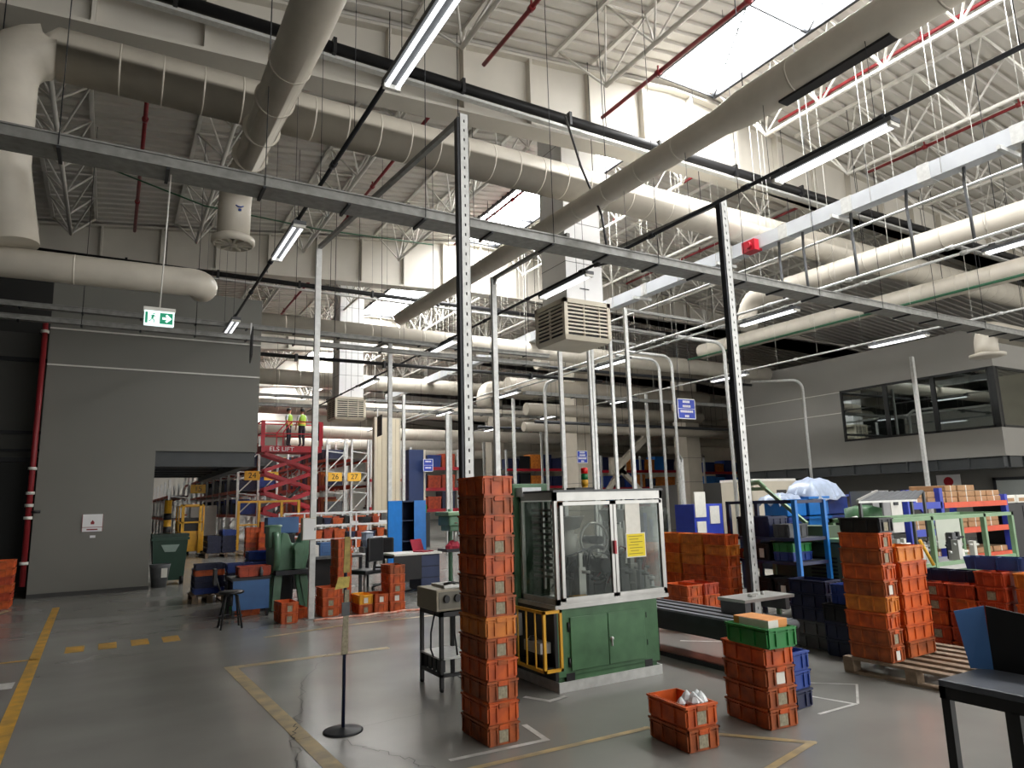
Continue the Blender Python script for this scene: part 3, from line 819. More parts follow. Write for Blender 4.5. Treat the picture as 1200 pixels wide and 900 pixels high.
hang_sign('hanging_sign', 'tiny pale blue sign on the navy panel beside cream wall', 10.95, 25.5, 2.95, .42, .5, SIGNB,
          [(.8,[(-.12,.12)]),(.3,[(-.12,.12)])], SIGNW)
def edge_sign(label, x, y, z, wd, h):
    t = thing('hanging_sign', label, 'sign', (x,y,z), PI/2-.12)
    MB().bx(-wd/2, wd/2, -.012, .012, 0, h).build('panel', BLACKP, t)
    a = MB()
    for k in range(4): a.bx(-wd*.36, wd*.3, .012, .016, h*(.16+k*.2), h*(.24+k*.2))
    a.build('lettering', GREYP, t)
    MB().bx(wd/2-.02, wd/2, -.014, .014, 0, h+.25).build('edge_strip', SIGNW, t)
edge_sign('dark hanging sign seen edge-on at right end of the grey wall', 2.12, 13.2, 4.40, .75, .54)
edge_sign('small dark hanging sign left of the bent-arm post', 7.0, 20, 3.75, .6, .62)
t = thing('exit_sign', 'green and white exit sign hanging before the grey wall', 'exit sign', (.36,8.4,3.70))
MB().bx(-.15, .15, -.03, .03, .0, .17).build('light_box', EXITG, t, bevel=.006)
MB().bx(-.16, .16, -.035, .035, .165, .205).build('housing', WHITE, t)
SG = emit('exit_green', (16,140,104), .35)
g = MB().bx(.005, .135, -.034, -.028, .02, .145).bx(-.14, -.115, -.034, -.028, .02, .145)
g.build('green_field', SG, t)
ar = MB().bx(.03, .085, -.04, -.034, .07, .095).prism([(.075,.035),(.125,.0825),(.075,.13),(.06,.115),(.093,.0825),(.06,.05)], 'y', -.04, -.034)
ar.build('arrow', EXITG, t)
rm = MB().lathe([(.012,-.003),(.012,.003)], (-.055,-.034,.128), 10)
rm.bar((-.06,-.036,.115), (-.07,-.036,.075), .022, .006).bar((-.07,-.036,.075),(-.045,-.036,.05), .014, .006).bar((-.045,-.036,.05),(-.055,-.036,.025), .012, .006)
rm.bar((-.07,-.036,.075),(-.09,-.036,.045), .014, .006).bar((-.09,-.036,.045),(-.108,-.036,.04), .012, .006).bar((-.06,-.036,.112),(-.035,-.036,.095), .01, .006).bar((-.06,-.036,.112),(-.088,-.036,.1), .01, .006)
rm.build('running_figure', SG, t)
MB().tube([(-.0,0,.2),(.03,0,1.84)], .009, 6).build('rod', WHITE, t)
t = thing('notice_poster', 'white notice with red flame mark on the grey wall', 'poster', (-.27,17.285,1.28))
MB().bx(-.19, .19, -.006, .01, 0, .36).build('sheet', SIGNW, t)
MB().bx(-.185, .185, -.009, -.005, .085, .095).bx(-.10, .10, -.009, -.005, .03, .055).bx(-.19, -.182, -.009, -.005, 0, .36).bx(.182, .19, -.009, -.005, 0, .36).build('red_print', REDP, t)
MB().prism([(-.03,.15),(.03,.15),(.035,.19),(0,.24),(-.035,.19)], 'y', -.01, -.005).build('flame_mark', REDP, t)
t = thing('wall_switch', 'small white plate on the grey wall below the notice', 'switch', (-.25,17.285,1.15))
MB().bx(-.05, .05, -.012, .01, 0, .05).build('plate', SIGNW, t)

# ------------------------------------------------------------------ crates
def crate_mesh():
    L_, W, H = .43, .265, .142; mb = MB(); x, y = W/2, L_/2; e = .014
    for s in (-1, 1):
        mb.bx(min(s*(x-e),s*(x-e-.006)), max(s*(x-e),s*(x-e-.006)), -y+e, y-e, .004, H)
        mb.bx(-x+e, x-e, min(s*(y-e),s*(y-e-.006)), max(s*(y-e),s*(y-e-.006)), .004, H)
    mb.bx(-x+e+.004, x-e-.004, -y+e+.004, y-e-.004, 0, .008)
    for z0, z1, o in ((H-.018,H-.004,.0),(H-.036,H-.030,.004)):
        for s in (-1, 1):
            a, b_ = sorted((s*(x-o), s*(x-e))); mb.bx(a, b_, -y+o, y-o, z0, z1)
            a, b_ = sorted((s*(y-o), s*(y-e))); mb.bx(-x+o, x-o, a, b_, z0, z1)
    ribs = [-y+.022, -.072, .072, y-.022]
    for s in (-1, 1):
        for r in ribs:
            a, b_ = sorted((s*(x-.003), s*(x-e))); mb.bx(a, b_, r-.007, r+.007, .014, H-.01)
        for r in (-x+.022, -.052, .052, x-.022):
            a, b_ = sorted((s*(y-.003), s*(y-e))); mb.bx(r-.006, r+.006, a, b_, .014, H-.01)
    return mb
def crate_handle(s):
    mb = MB(); y = .215
    a, b_ = sorted((s*(y-.006), s*(y+.006)))
    mb.bx(-.043, .043, a, b_, .128, .136).bx(-.043, .043, a, b_, .104, .110).bx(-.043, -.037, a, b_, .104, .136).bx(.037, .043, a, b_, .104, .136)
    a, b_ = sorted((s*(y-.012), s*(y+.001))); mb.bx(-.04, .04, a, b_, .106, .134)
    return mb
def crate_card():
    return MB().bx(-.037, .037, -.2058, -.2005, .018, .098)
_cr = {}
def crate(colour, label, loc, rz=0, card=None, group=None, scale=None, handle=True):
    key = (colour, card, handle)
    if key not in _cr:
        t = thing('crate', label, 'crate', loc, rz, group)
        crate_mesh().build('body', CR[colour], t, bevel=0)
        for s_ in ((-1, 1) if handle else ()): crate_handle(s_).build('handle', CR['rust orange' if colour == 'red orange' else 'red orange' if colour == 'rust orange' else colour], t)
        if card: crate_card().build('label_card', {'p': PAPER, 'd': CARDDIRTY}[card], t)
        if scale: t.scale = scale
        _cr[key] = t
        return t
    t = dup(_cr[key], loc, rz, label, group, scale or (1,1,1))
    if not group and 'group' in t: del t['group']
    return t
def stack(where, x, y, rz, cols, group, z=0, s=(1,1,1), jitter=.006, h=.142, noun='crate', handle=True):
    """cols from the floor up: colour or (colour, card)"""
    n = len(cols)
    for i, c in enumerate(cols):
        col, card = c if isinstance(c, tuple) else (c, None)
        crate(col, '%s plastic %s, %s %s' % (col, noun, nth_up(i, n) if n > 1 else 'single', where),
              (x+random.uniform(-jitter,jitter), y+random.uniform(-jitter,jitter), z+i*h*s[2]), rz+random.uniform(-.012,.012), card, group, s, handle)
R_, U_, A_, D_ = 'red orange', 'rust orange', 'amber orange', 'deep red'
# tall stack in front
stack('in tall stack left of green machine', 2.465, 4.66, .0,
      [(U_,'d'), R_, (U_,'d'), R_, (U_,'d'), A_, (U_,'d'), (U_,'d'), R_, (U_,'d'), R_, U_, R_], 'tall stack of crates by the green machine', s=(.96,1,1), jitter=.004)
# small pair with bags
stack('of the low pair on the floor', 3.52, 3.80, -.06, [(U_,'d'), (R_,'d')], 'low pair of crates in front', s=(1.04,.98,1.02))
bm_ = MB()
t = thing('plastic_bag', 'clear plastic bags of parts in the low orange crate pair', 'bag', (3.53,3.80,.18))
for k in range(7):
    a = random.uniform(-.09,.09); c = random.uniform(-.15,.02); r = random.uniform(.03,.05)
    bm_.lathe([(.002,-r*.7),(r*.8,-r*.4),(r,0),(r*.6,r*.6),(.004,r*1.1)], (a,c,.10+random.uniform(0,.03)), 7, smooth=False)
bm_.build('bag', PLASTW, t)
MB().tube([(-.05,-.1,.09),(-.02,-.14,.15),(.02,-.17,.1)], .014, 6).build('bag_neck', PLASTW, t)
# stack with the green crate
stack('below the green crate', 4.32, 3.81, -.09, [(U_,'d'), (U_,'d'), (U_,'p'), R_], 'crates below the green crate', s=(1.09,1.06,1))
crate('green', 'green plastic crate holding a cardboard box on the orange stack', (4.25,3.70,.572), -.10, None, None, (1.1,1.02,1), False)
t = thing('cardboard_box', 'orange and white cardboard box lying in the green crate', 'box', (4.27,3.72,.60), -.02)
MB().bx(-.10, .10, -.17, .16, 0, .16).build('carton', CARDO, t, bevel=.004)
MB().bx(-.105, -.099, -.172, .1, .02, .155).bx(-.104, .0, -.174, -.169, .0, .155).build('white_label', PAPER, t)
stack('behind the green-topped orange stack', 4.77, 4.02, .05, ['navy', 'blue', 'blue'], 'blue crates behind the green crate stack', s=(1.1,1,1), handle=False)
# pallet with two stacks
def pallet(label, x, y, wd, ln, rz=0):
    t = thing('pallet', label, 'pallet', (x,y,0), rz)
    n = 7
    for k in range(n):
        cx = -wd/2+.05+k*(wd-.1)/(n-1)
        MB().bx(cx-.045, cx+.045, -ln/2, ln/2, .122, .144).build('deck_board', WOOD, t)
    for yy in (-ln/2+.05, 0, ln/2-.05):
        MB().bx(-wd/2, wd/2, yy-.05, yy+.05, .1, .122).build('cross_board', WOOD, t)
        for xx in (-wd/2+.06, 0, wd/2-.06): MB().bx(xx-.055, xx+.055, yy-.05, yy+.05, .02, .1).build('block', WOOD, t)
    for xx in (-wd/2+.06, 0, wd/2-.06): MB().bx(xx-.05, xx+.05, -ln/2, ln/2, 0, .022).build('bottom_board', WOOD, t)
    return t
pallet('wooden pallet under two orange crate stacks beside the dark table', 6.70, 3.72, 1.24, 1.26, .02)
stack('in left stack on near pallet', 6.205, 4.08, .01, [(U_,'p'), (U_,'d'), R_, A_, (U_,'p'), R_, (U_,'d'), (R_,'d')], 'left crate stack on the pallet', z=.146, s=(.78,.97,1))
stack('in right stack on near pallet', 6.64, 4.04, -PI/2+.03, [U_, R_, R_, R_, (R_,'p'), R_, A_], 'right crate stack on the pallet', z=.146, s=(1.1,1.06,1))
crate('black', 'black plastic bin on top of the left pallet stack', (6.24,4.07,.146+8*.142), .03, 'd', None, (.9,.95,.95), False)
# stacks behind the table
for k, (yy, n, nm) in enumerate(((4.24,5,'leftmost'),(3.96,5,'middle'),(3.68,6,'rightmost'))):
    stack('of %s stack behind the dark table' % nm, 7.72, yy, -PI/2, [(random.choice((D_,R_,D_)), random.choice((None,'d'))) for _ in range(n)], 'crate stacks behind the dark table', s=(1,1,1))
stack('at the right edge behind dark table', 7.75, 3.33, -PI/2, [R_,R_,A_,R_,R_,A_], 'crate stack at the right edge', s=(1.1,1,1))
def bin_long(label, x, y, z, rz, m, s=1.0):
    t = thing('storage_bin', label, 'bin', (x,y,z), rz)
    p = [(-.3,-.1),(.22,-.1),(.3,-.06),(.3,.06),(.22,.1),(-.3,.1)]
    lo = [(u*.93*s, v*.9*s, 0) for u,v in p]; hi = [(u*s, v*s, .13*s) for u,v in p]
    inn = [(u*.95*s, v*.88*s, .13*s) for u,v in p]; inb = [(u*.88*s, v*.8*s, .01) for u,v in p]
    n = len(p); v = lo+hi+inn+inb
    f = [tuple(range(n))[::-1]]+[(i,(i+1)%n,n+(i+1)%n,n+i) for i in range(n)]+[(n+i,n+(i+1)%n,2*n+(i+1)%n,2*n+i) for i in range(n)]+[(2*n+i,2*n+(i+1)%n,3*n+(i+1)%n,3*n+i) for i in range(n)]+[tuple(3*n+i for i in range(n))]
    MB().add(v, f).build('body', m, t)
    MB().bx(.285*s, .305*s, -.04*s, .04*s, .045*s, .1*s).build('label_card', PAPER, t)
    for u in (-.2,0,.18): MB().bx(u*s-.006, u*s+.006, -.103*s, .103*s, .0, .125*s).build('rib', m, t)
    return t
bin_long('navy blue open parts bin lying on the leftmost stack behind table', 7.74, 4.14, .712, -PI/2+.06, NAVY, .88)
bin_long('long blue open parts bin lying on the stacks at right edge', 7.76, 3.68, .856, -PI/2+.2, mat('mid_blue',(30,64,120),.4,0,.2,8), .95)
# navy and black bins in front of the blue rack
stack('of the bins right of the blue rack', 6.84, 5.15, .0, ['grey','grey','navy','navy','navy'], 'navy over grey bins by the rack', s=(1.1,1.1,1.02), handle=False)
stack('of the labelled bins beside the pallet', 6.70, 4.68, .05, [('navy','p'),('navy','p'),('black','p')], 'labelled black bins beside the pallet', s=(1.0,.9,1.22), handle=False)
stack('on the labelled black bins', 6.72, 4.67, 1.6, [('blue','p'),('blue','p')], 'small blue bins on the labelled bins', z=.522, s=(.8,.6,.7), handle=False)
# orange stacks behind the conveyor
for k, (xx, yy, n, nm) in enumerate(((7.42,7.02,8,'front'),(7.42,7.47,8,'second'),(7.42,7.92,8,'third'),(7.74,7.31,5,'right-hand'),(7.1,8.3,7,'rear left'))):
    stack('of %s stack behind the conveyor' % nm, xx, yy, .0, [random.choice((R_,R_,A_,U_)) for _ in range(n)], 'orange crate stacks behind the conveyor')
stack('of low stack under the conveyor', 6.42, 6.78, 0, [R_,D_,R_,R_], 'low crate stack under the conveyor', s=(1,1,1))
stack('of low stack beside conveyor', 6.72, 6.78, 0, [D_,R_,R_,D_], 'low crate stack beside the conveyor', s=(1,1,1))
stack('by the left edge of photo', -1.6, 15.95, 0, [R_,D_,R_,D_,R_,R_], 'crate stack at the left edge', s=(1.3,1.2,1))

# ------------------------------------------------------------------ green machine with glazed guard
t = thing('assembly_machine', 'green assembly machine with glazed aluminium guard doors', 'machine', (3.5,5.3,0))
mb = MB().bx(.0, 1.17, .0, .75, .12, .70)
mb.build('base_cabinet', MGREEN, t, bevel=.006)
pl = MB().bx(-.005, 1.18, -.012, .0, 0, .085).bx(-.005, .005, 0, .75, 0, .085).bx(1.17, 1.18, 0, .75, 0, .085)
pl.build('plinth', GALV, t)
MB().bx(.02, 1.15, .03, .72, .0, .12).bx(.15, .98, .0, .03, .085, .13).build('plinth_recess', MGREEN, t)
for x in (.08, .98): MB().bx(x, x+.09, -.004, .03, .085, .15).build('lift_pocket', BLACK, t)
d1 = MB().bx(.13, .545, -.022, 0, .17, .62).build('door', MGREEN, t, bevel=.004)
for z in (.2, .5): MB().tube([(.115,-.008,z),(.115,-.008,z+.08)], .012, 8).build('hinge', BLACK, d1)
d2 = MB().bx(.553, .985, -.022, 0, .17, .62).build('door', MGREEN, t, bevel=.004)
MB().lathe([(.018,-.004),(.022,.004),(.012,.02)], (.58,-.03,.39), 14).bx(.575, .585, -.04, -.022, .33, .385).build('lock', STEEL, d2)
for z in (.28, .53): MB().bx(1.02, 1.026, -.006, 0, z, z+.05).build('slot', BLACK, t)
MB().bx(-.03, 1.3, -.03, .62, .70, .735).build('table_plate', ALU, t)
# guard frame
g0, g1, z0, z1 = .0, 1.30, .735, 1.70
gf = MB(); p = .035
for (a, b_) in ((g0,-.02),(g1-p,-.02)): gf.bx(a, a+p, b_, b_+p, z0, z1)
gf.bx(g0, g0+p, .56, .6, z0, z1).bx(g1-p, g1, .56, .6, z0, z1)
gf.bx(g0, g1, -.02, .015, z1-.05, z1+.03).bx(g0, g1, .565, .6, z1-.05, z1+.03).bx(g0, g0+p, -.02, .6, z1-.04, z1+.03).bx(g1-p, g1, -.02, .6, z1-.04, z1+.03)
gf.bx(g0, g1, -.02, .015, z0, z0+.03).bx(g0, g0+p, -.02, .6, z0, z0+.05).bx(g1-p, g1, -.02, .6, z0, z0+.05)
gf.build('guard_frame', ALU, t)
MB().bx(g0-.01, g1+.01, -.03, .05, z1+.03, z1+.05).bx(g0-.01, g1+.01, .53, .61, z1+.03, z1+.05).bx(g0-.01, g0+.07, .05, .53, z1+.03, z1+.05).bx(g1-.07, g1+.01, .05, .53, z1+.03, z1+.05).build('guard_roof', GREYP, t)
MB().bx(g0+.06, g1-.06, .04, .54, z1+.035, z1+.045).build('added_light_pane', GL, t)  # unseen glass top added to let rooflight into the machine
for a, b_, nm in ((.045,.645,0),(.655,1.26,1)):
    q = .032
    f = MB().bx(a, a+q, -.05, -.02, z0+.03, z1-.06).bx(b_-q, b_, -.05, -.02, z0+.03, z1-.06).bx(a, b_, -.05, -.02, z0+.03, z0+.03+q).bx(a, b_, -.05, -.02, z1-.06-q, z1-.06)
    d = f.build('guard_door', ALU, t)
    MB().bx(a+q, b_-q, -.038, -.034, z0+.03+q, z1-.06-q).build('window', GL, d)
    if nm == 0:
        MB().bx(.628, .65, -.08, -.05, 1.15, 1.27).build('red_handle', RED, d)
    else:
        MB().bx(.80, .98, -.045, -.039, 1.33, 1.62).build('paper_sheet', PAPER, d)
        MB().bx(.79, 1.03, -.048, -.044, 1.10, 1.33).build('notice_border', PAPER, d)
        yn = MB().bx(.80, 1.02, -.05, -.047, 1.11, 1.32).build('yellow_notice', mat('notice_yellow',(236,214,40),.6,0,.04,5), d)
        ln_ = MB()
        for k in range(7): ln_.bx(.82+(k%3)*.01, .99-(k%2)*.05, -.0515, -.0495, 1.295-k*.027, 1.301-k*.027)
        ln_.build('lettering', mat('notice_ink',(150,130,40),.7,0,0), d)
sg = MB().bx(g0+.008, g0+.012, .02, .56, z0+.05, z1-.05).build('side_window', GL, t)
MB().bx(g1-.012, g1-.008, .02, .56, z0+.05, z1-.05).build('side_window', GL, t)
MB().bx(g0+.05, g1-.05, .57, .575, z0+.03, z1-.05).build('rear_window', GL, t)
# tall cabinet behind left with hoses
MB().bx(-.06, .35, .62, 1.0, .1, 1.83).build('rear_cabinet', MGREEN, t, bevel=.01)
MB().bx(-.02, .2, .5, .72, 1.70, 1.79).build('paper_tray', PLASTW, t)
for k in range(3):
    MB().tube([(-.05,.64+k*.07,1.62),(-.10,.62+k*.07,1.5),(-.12,.62+k*.07,1.2),(-.11,.65+k*.06,1.0),(-.08,.66+k*.06,.96),(-.07,.68+k*.06,1.1)], .022, 8).build('hose', RUBBER, t)
# yellow side cage
cg = MB(); x0, x1, y0, y1, c0, c1 = -.20, -.005, -.09, .70, .20, .71
q = .025
for (a, b_) in ((x0,y0),(x1-q,y0),(x0,y1)): cg.bx(a, a+q, b_, b_+q, c0, c1)
for z in (c0, c1-q): cg.bx(x0, x1, y0, y0+q, z, z+q).bx(x0, x0+q, y0, y1, z, z+q).bx(x0, x1, y1, y1+q, z, z+q)
cgo = cg.build('side_cage', YEL, t)
cb = MB()
for k in range(1,5): cb.bx(x0+.005, x0+.018, y0+k*.15, y0+k*.15+.013, c0, c1)
cb.build('cage_bar', YEL, cgo)
MB().bx(-.03, 0, .0, .7, .1, .70).bx(-.19, -.01, .02, .68, .2, .215).build('side_panel', BLACK, t)
MB().lathe([(.05,0),(.05,.2),(.03,.24)], (-.1,.25,.215), 12).lathe([(.04,0),(.04,.16),(.02,.2)], (-.1,.1,.215), 12).build('cage_motor', BLACKP, t)
MB().bx(-.15, -.04, .05, .33, .33, .42).build('valve_block', ALU, t); MB().bx(-.13, -.06, .5, .6, .42, .62).build('valve_block', ALU, t)
# mechanism seen behind the glass
for (x, y, nm) in ((.385,.32,'a'),(.98,.36,'b')):
    MB().lathe([(.085,0),(.085,.2),(.05,.2),(.06,.24)], (x,y,1.13 if nm=='a' else 1.16), 22).build('feeder_base', WHITE, t)
    MB().lathe([(.05,0),(.11,.02),(.15,.12),(.16,.13),(.15,.13),(.10,.04)], (x,y,1.37 if nm=='a' else 1.42), 24).build('feeder_bowl', STEEL, t)
    MB().bx(x-.05, x+.05, y-.05, y+.05, .735, 1.15).build('feeder_post', DARKST, t)
def ring(cx, cy, cz, R1, r, m, nm):
    pts = [(cx+R1*math.cos(a), cy, cz+R1*math.sin(a)) for a in [2*PI*k/28 for k in range(29)]]
    MB().tube(pts, r, 6).build(nm, m, t)
ring(.60,.2,1.27,.16,.012,STEEL,'index_wheel'); ring(.66,.25,1.03,.17,.022,DARKST,'index_wheel')
MB().tube([(.66,.1,1.03),(.66,.45,1.03)], .07, 16).build('spindle', DARKST, t); MB().tube([(.60,.1,1.27),(.60,.35,1.27)], .04, 14).build('spindle', DARKST, t)
random.seed(3)
for k in range(22):
    x = random.uniform(.12,1.2); y = random.uniform(.08,.45); h = random.uniform(.12,.45); wd = random.uniform(.025,.06)
    m = random.choice((STEEL,DARKST,GREYP,ALU))
    MB().bx(x-wd, x+wd, y-wd, y+wd, .735, .735+h*.7).bx(x-wd*.5, x+wd*.5, y-wd*.5, y+wd*.5, .735, .735+h).tube([(x,y-wd,.735+h*.6),(x+.05,y-wd-.05,.735+h*.6)], .015, 8).build('tooling', m, t)
MB().bx(.22, .38, .05, .12, .76, .79).build('yellow_tray', YEL, t)
for k in range(6):
    a, c = random.uniform(.1,1.2), random.uniform(.1,1.2)
    MB().tube([(a,.2,.8),(a+.03,.1,1.0+random.uniform(0,.3)),((a+c)/2,.12,1.2),(c,.25,.85)], .008, 6).build('air_tube', random.choice((BLACK,REDP,GREYP)), t)
# louvre ladder at the left inside
lv = MB()
for k in range(12): lv.bx(.06, .07, .12, .46, .95+k*.055, .975+k*.055)
lv.bx(.055, .075, .26, .29, .85, 1.65)
lv.build('slot_rail', ALU, t)
# top items
MB().bx(.4, .62, .2, .35, z1+.05, z1+.075).build('roof_clamp', BLACK, t)
tl = MB().tube([(.70,.45,z1+.05),(.70,.45,z1+.1)], .03, 12).build('signal_lamp', YEL, t)
for zz, m in ((.1,YEL),(.16,mat('signal_green',(20,110,60),.3,0,.05,5)),(.22,mat('signal_red',(220,30,30),.3,0,.05,5))):
    MB().lathe([(.036,0),(.036,.055),(.03,.06)], (.70,.45,z1+zz), 14).build('lens', m, tl)

# outfeed conveyor running towards the camera
t = thing('conveyor', 'dark steel conveyor bed beside the green machine', 'conveyor', (5.2,4.55,0))
MB().bx(0, .55, 0, 1.9, .40, .47).build('side_frame', DARKST, t)
MB().bx(.02, .53, .03, 1.9, .47, .482).build('belt', mat('belt_grey',(120,126,132),.35,.2,.15,6), t)
MB().tube([(.03,.0,.44),(.52,.0,.44)], .042, 16).build('roller', GREYP, t)
MB().bx(.0, .55, .0, 1.9, .28, .40).build('drive_housing', BLACK, t)
for x in (.02, .2):
    MB().bx(x, x+.045, 1.62, 1.67, 0, .4).build('leg', DARKST, t)
MB().bx(0, .05, .35, 2.3, .0, .045).build('floor_rail', DARKST, t)
for k in range(3): MB().bx(.1+k*.16, .13+k*.16, .3, 1.9, .482, .492).build('guide_strip', BLACK, t)
t = thing('workpiece_table', 'grey steel table plate on brackets at the conveyor end', 'table', (5.62,4.95,.482))
MB().bx(-.12, .62, 0, .36, .12, .15).build('plate', ALU, t)
MB().bx(-.10, -.02, .02, .34, .0, .12).build('bracket', GREYP, t); MB().bx(.50, .56, .02, .34, 0, .12).build('bracket', GREYP, t)
MB().bx(.1,.16,.1,.16,.15,.17).bx(.2,.3,.2,.24,.15,.165).lathe([(.02,0),(.02,.03)],(.35,.18,.15),10).build('part', STEEL, t)
t = thing('white_bag', 'white plastic bag hanging at the right side of the green machine', 'bag', (4.805,5.5,.55))
MB().add([(0,0,0),(.06,.02,.02),(.07,.12,.0),(.0,.14,.05),(.01,.02,.3),(.04,.03,.34),(.03,.1,.33),(.0,.1,.3)], [(3,2,1,0),(4,5,6,7),(0,1,5,4),(1,2,6,5),(2,3,7,6),(3,0,4,7)]).build('bag', PLASTW, t)

# ------------------------------------------------------------------ blue rack with bins
t = thing('shelf_rack', 'blue steel rack with tall posts holding dark bins', 'rack', (7.62,5.92,0))
W, D = .58, 1.10
for (x, y, m) in ((0,0,BLUEB),(W,0,BLUEB),(0,D,NAVY),(W,D,NAVY)):  # one blue rack: bright posts paint the lit side, navy the shaded side
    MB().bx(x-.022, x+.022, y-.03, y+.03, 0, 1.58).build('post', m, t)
for z in (.28, .78, 1.08):
    MB().bx(0, W, 0, D, z, z+.015).build('shelf', BLUEST if z < .5 else GREYP, t)
rl = MB()
for z in (.28, .78, 1.08, 1.56):
    rl.bx(-.018, .018, 0, D, z-.02, z+.02).bx(W-.018, W+.018, 0, D, z-.02, z+.02).bx(0, W, -.015, .015, z-.02, z+.02).bx(0, W, D-.015, D+.015, z-.02, z+.02)
rl.build('rail', NAVY, t)
crate('black', 'black bin with paper label on top shelf of blue rack', (7.86,6.80,1.10), -PI/2, 'p', None, (1,.9,1.9), False)
crate('navy', 'navy bin without label on top shelf of blue rack', (7.86,6.52,1.10), -PI/2, None, None, (1,.9,1.9), False)
crate('grey', 'grey bin on top shelf near bright post of blue rack', (7.86,6.20,1.10), -PI/2, None, None, (1,.9,1.2), False)
crate('deep red', 'red crate on middle shelf of blue rack', (7.86,6.84,.80), -PI/2, 'd', None, (1,.9,.9))
crate('black', 'black labelled bin on middle shelf of blue rack', (7.86,6.55,.80), -PI/2, 'p', None, (1,.9,1.5), False)
crate('blue', 'blue bin below the green one on middle shelf of rack', (7.86,6.2,.80), -PI/2, None, None, (1.2,.9,.8), False)
crate('green', 'green crate stacked on blue bin in the blue rack', (7.86,6.2,.914), -PI/2, None, None, (1.2,.9,.8), False)
crate('black', 'plain black bin on the bottom shelf of blue rack', (7.86,6.55,.30), -PI/2, None, None, (1,.9,1.9), False)
crate('black', 'black bin with red dot on bottom shelf of blue rack', (7.86,6.25,.30), -PI/2, 'p', None, (1,.9,1.9), False)

# ------------------------------------------------------------------ instrument cart left of the tall stack
t = thing('instrument_cart', 'black steel cart carrying test instruments behind tall crate stack', 'cart', (2.66,5.95,0)); t.scale = (.74,1,1)
for (x, y) in ((.02,.0),(.02,.45),(.45,.0),(.45,.45)):
    MB().bx(x-.02, x+.02, y-.02, y+.02, .03, .68 if y > .2 or x > .2 else .68).build('leg', BLACK, t)
    MB().lathe([(.022,-.03),(.028,-.015),(.028,.0)], (x,y,.03), 10).build('foot', RUBBER, t)
MB().bx(0, .47, -.02, .47, .64, .68).build('top_shelf', BLACK, t)
MB().bx(0, .47, -.02, .47, .27, .285).build('lower_shelf', GALV, t)
MB().bx(0, .03, -.02, .47, .12, .15).bx(0, .47, -.02, .01, .12, .15).build('stretcher', BLACK, t)
MB().tube([(-.01,.1,.66),(-.06,.1,.5),(-.05,.12,.35),(0,.15,.28)], .01, 6).tube([(.2,.0,.66),(.18,-.03,.5),(.22,-.02,.3)], .01, 6).build('cable', BLACK, t)
cs = MB()
for k in range(4): cs.bx(.03, .1, .05+k*.1, .12+k*.1, .15, .26)
cs.build('coil_unit', DARKST, t)
t = thing('test_instrument', 'grey beige instrument with black knobs on the black cart', 'instrument', (2.62,5.93,.69)); t.scale = (.76,1,1)
MB().bx(0, .5, .0, .46, 0, .19).build('case', mat('instrument_case',(150,142,124),.5,0,.1,4), t, bevel=.01)
MB().bx(.03, .48, -.006, 0, .02, .17).build('front_panel', mat('instrument_front',(110,106,94),.5,0,.1,6), t)
for k in range(3): MB().tube([(.12+k*.14,-.04,.11),(.12+k*.14,0,.11)], .035, 14).build('knob', BLACK, t)
t = thing('tray', 'flat grey tray with leads lying on the instrument', 'tray', (2.74,6.02,.88)); t.scale = (.8,1,1)
MB().bx(0, .3, 0, .3, 0, .025).build('plate', ALU, t); MB().tube([(.02,.05,.03),(.1,.0,.05),(.2,.1,.03),(.28,.02,.03)], .012, 6).build('lead', BLACK, t)

# ------------------------------------------------------------------ sign stand in the aisle
t = thing('sign_stand', 'thin dark pole stand on round base with hanging paper strips', 'stand', (1.62,5.4,0))
MB().lathe([(.147,0),(.147,.008),(.13,.014),(.03,.022),(.016,.03)], (0,0,0), 32).build('base', DARKST, t)
MB().tube([(0,0,.02),(.004,0,1.40)], .013, 10).build('pole', mat('stand_pole',(26,34,62),.4,.2,.1,4), t)
MB().prism([(-.028,.55),(.022,.55),(.028,1.02),(-.006,1.02)], 'y', -.022, -.012).build('paper_strip', CARDDIRTY, t)
MB().prism([(-.02,1.15),(.03,1.15),(.03,1.42),(-.012,1.42)], 'y', -.024, -.014).build('yellow_strip', mat('strip_yellow',(170,150,80),.6,0,.3,30), t)
MB().prism([(-.09,1.03),(.02,1.04),(.03,1.12),(-.06,1.12)], 'y', -.03, -.026).build('yellow_card', mat('card_yellow',(200,180,90),.6,0,.3,30), t)
MB().bx(-.03, .03, -.03, -.02, .83, .93).build('tape_wrap', GREYP, t)

# ------------------------------------------------------------------ dark table in the right foreground
t = thing('work_table', 'dark steel table with upright blue side guard in right foreground', 'table', (3.53,2.02,0))
MB().bx(0, .6, -1.2, 0, .72, .75).build('top', mat('table_top',(92,96,104),.35,0,.25,7), t, bevel=.004)
MB().bx(0, .03, -1.2, 0, .665, .72).bx(.57, .6, -1.2, 0, .665, .72).bx(0, .6, -.03, 0, .665, .72).build('apron', BLACK, t)
for (x, y) in ((.02,-.025),(.02,-.32),(.58,-.025),(.58,-1.1)):
    MB().bx(x-.02, x+.02, y-.02, y+.02, 0, .67).build('leg', BLACK, t)
MB().tube([(.35,-.35,0),(.35,-.35,.68)], .008, 6).build('tie_rod', BLACK, t)
MB().add([(.34,.02,.75),(.40,-.06,.75),(.40,-.055,1.06),(.31,.05,1.03),(.35,.025,.75),(.41,-.055,.75),(.41,-.05,1.06),(.32,.055,1.03)],
   [(0,1,2,3),(7,6,5,4),(0,4,5,1),(1,5,6,2),(2,6,7,3),(3,7,4,0)]).build('side_wing', BLUEST, t)
MB().prism([(-.055,.75),(-1.0,.75),(-1.0,1.0),(-.30,1.03),(-.06,1.06)], 'x', .40, .412).build('rear_guard', BLACK, t)  # black paints in the shade on the guard turned from the light

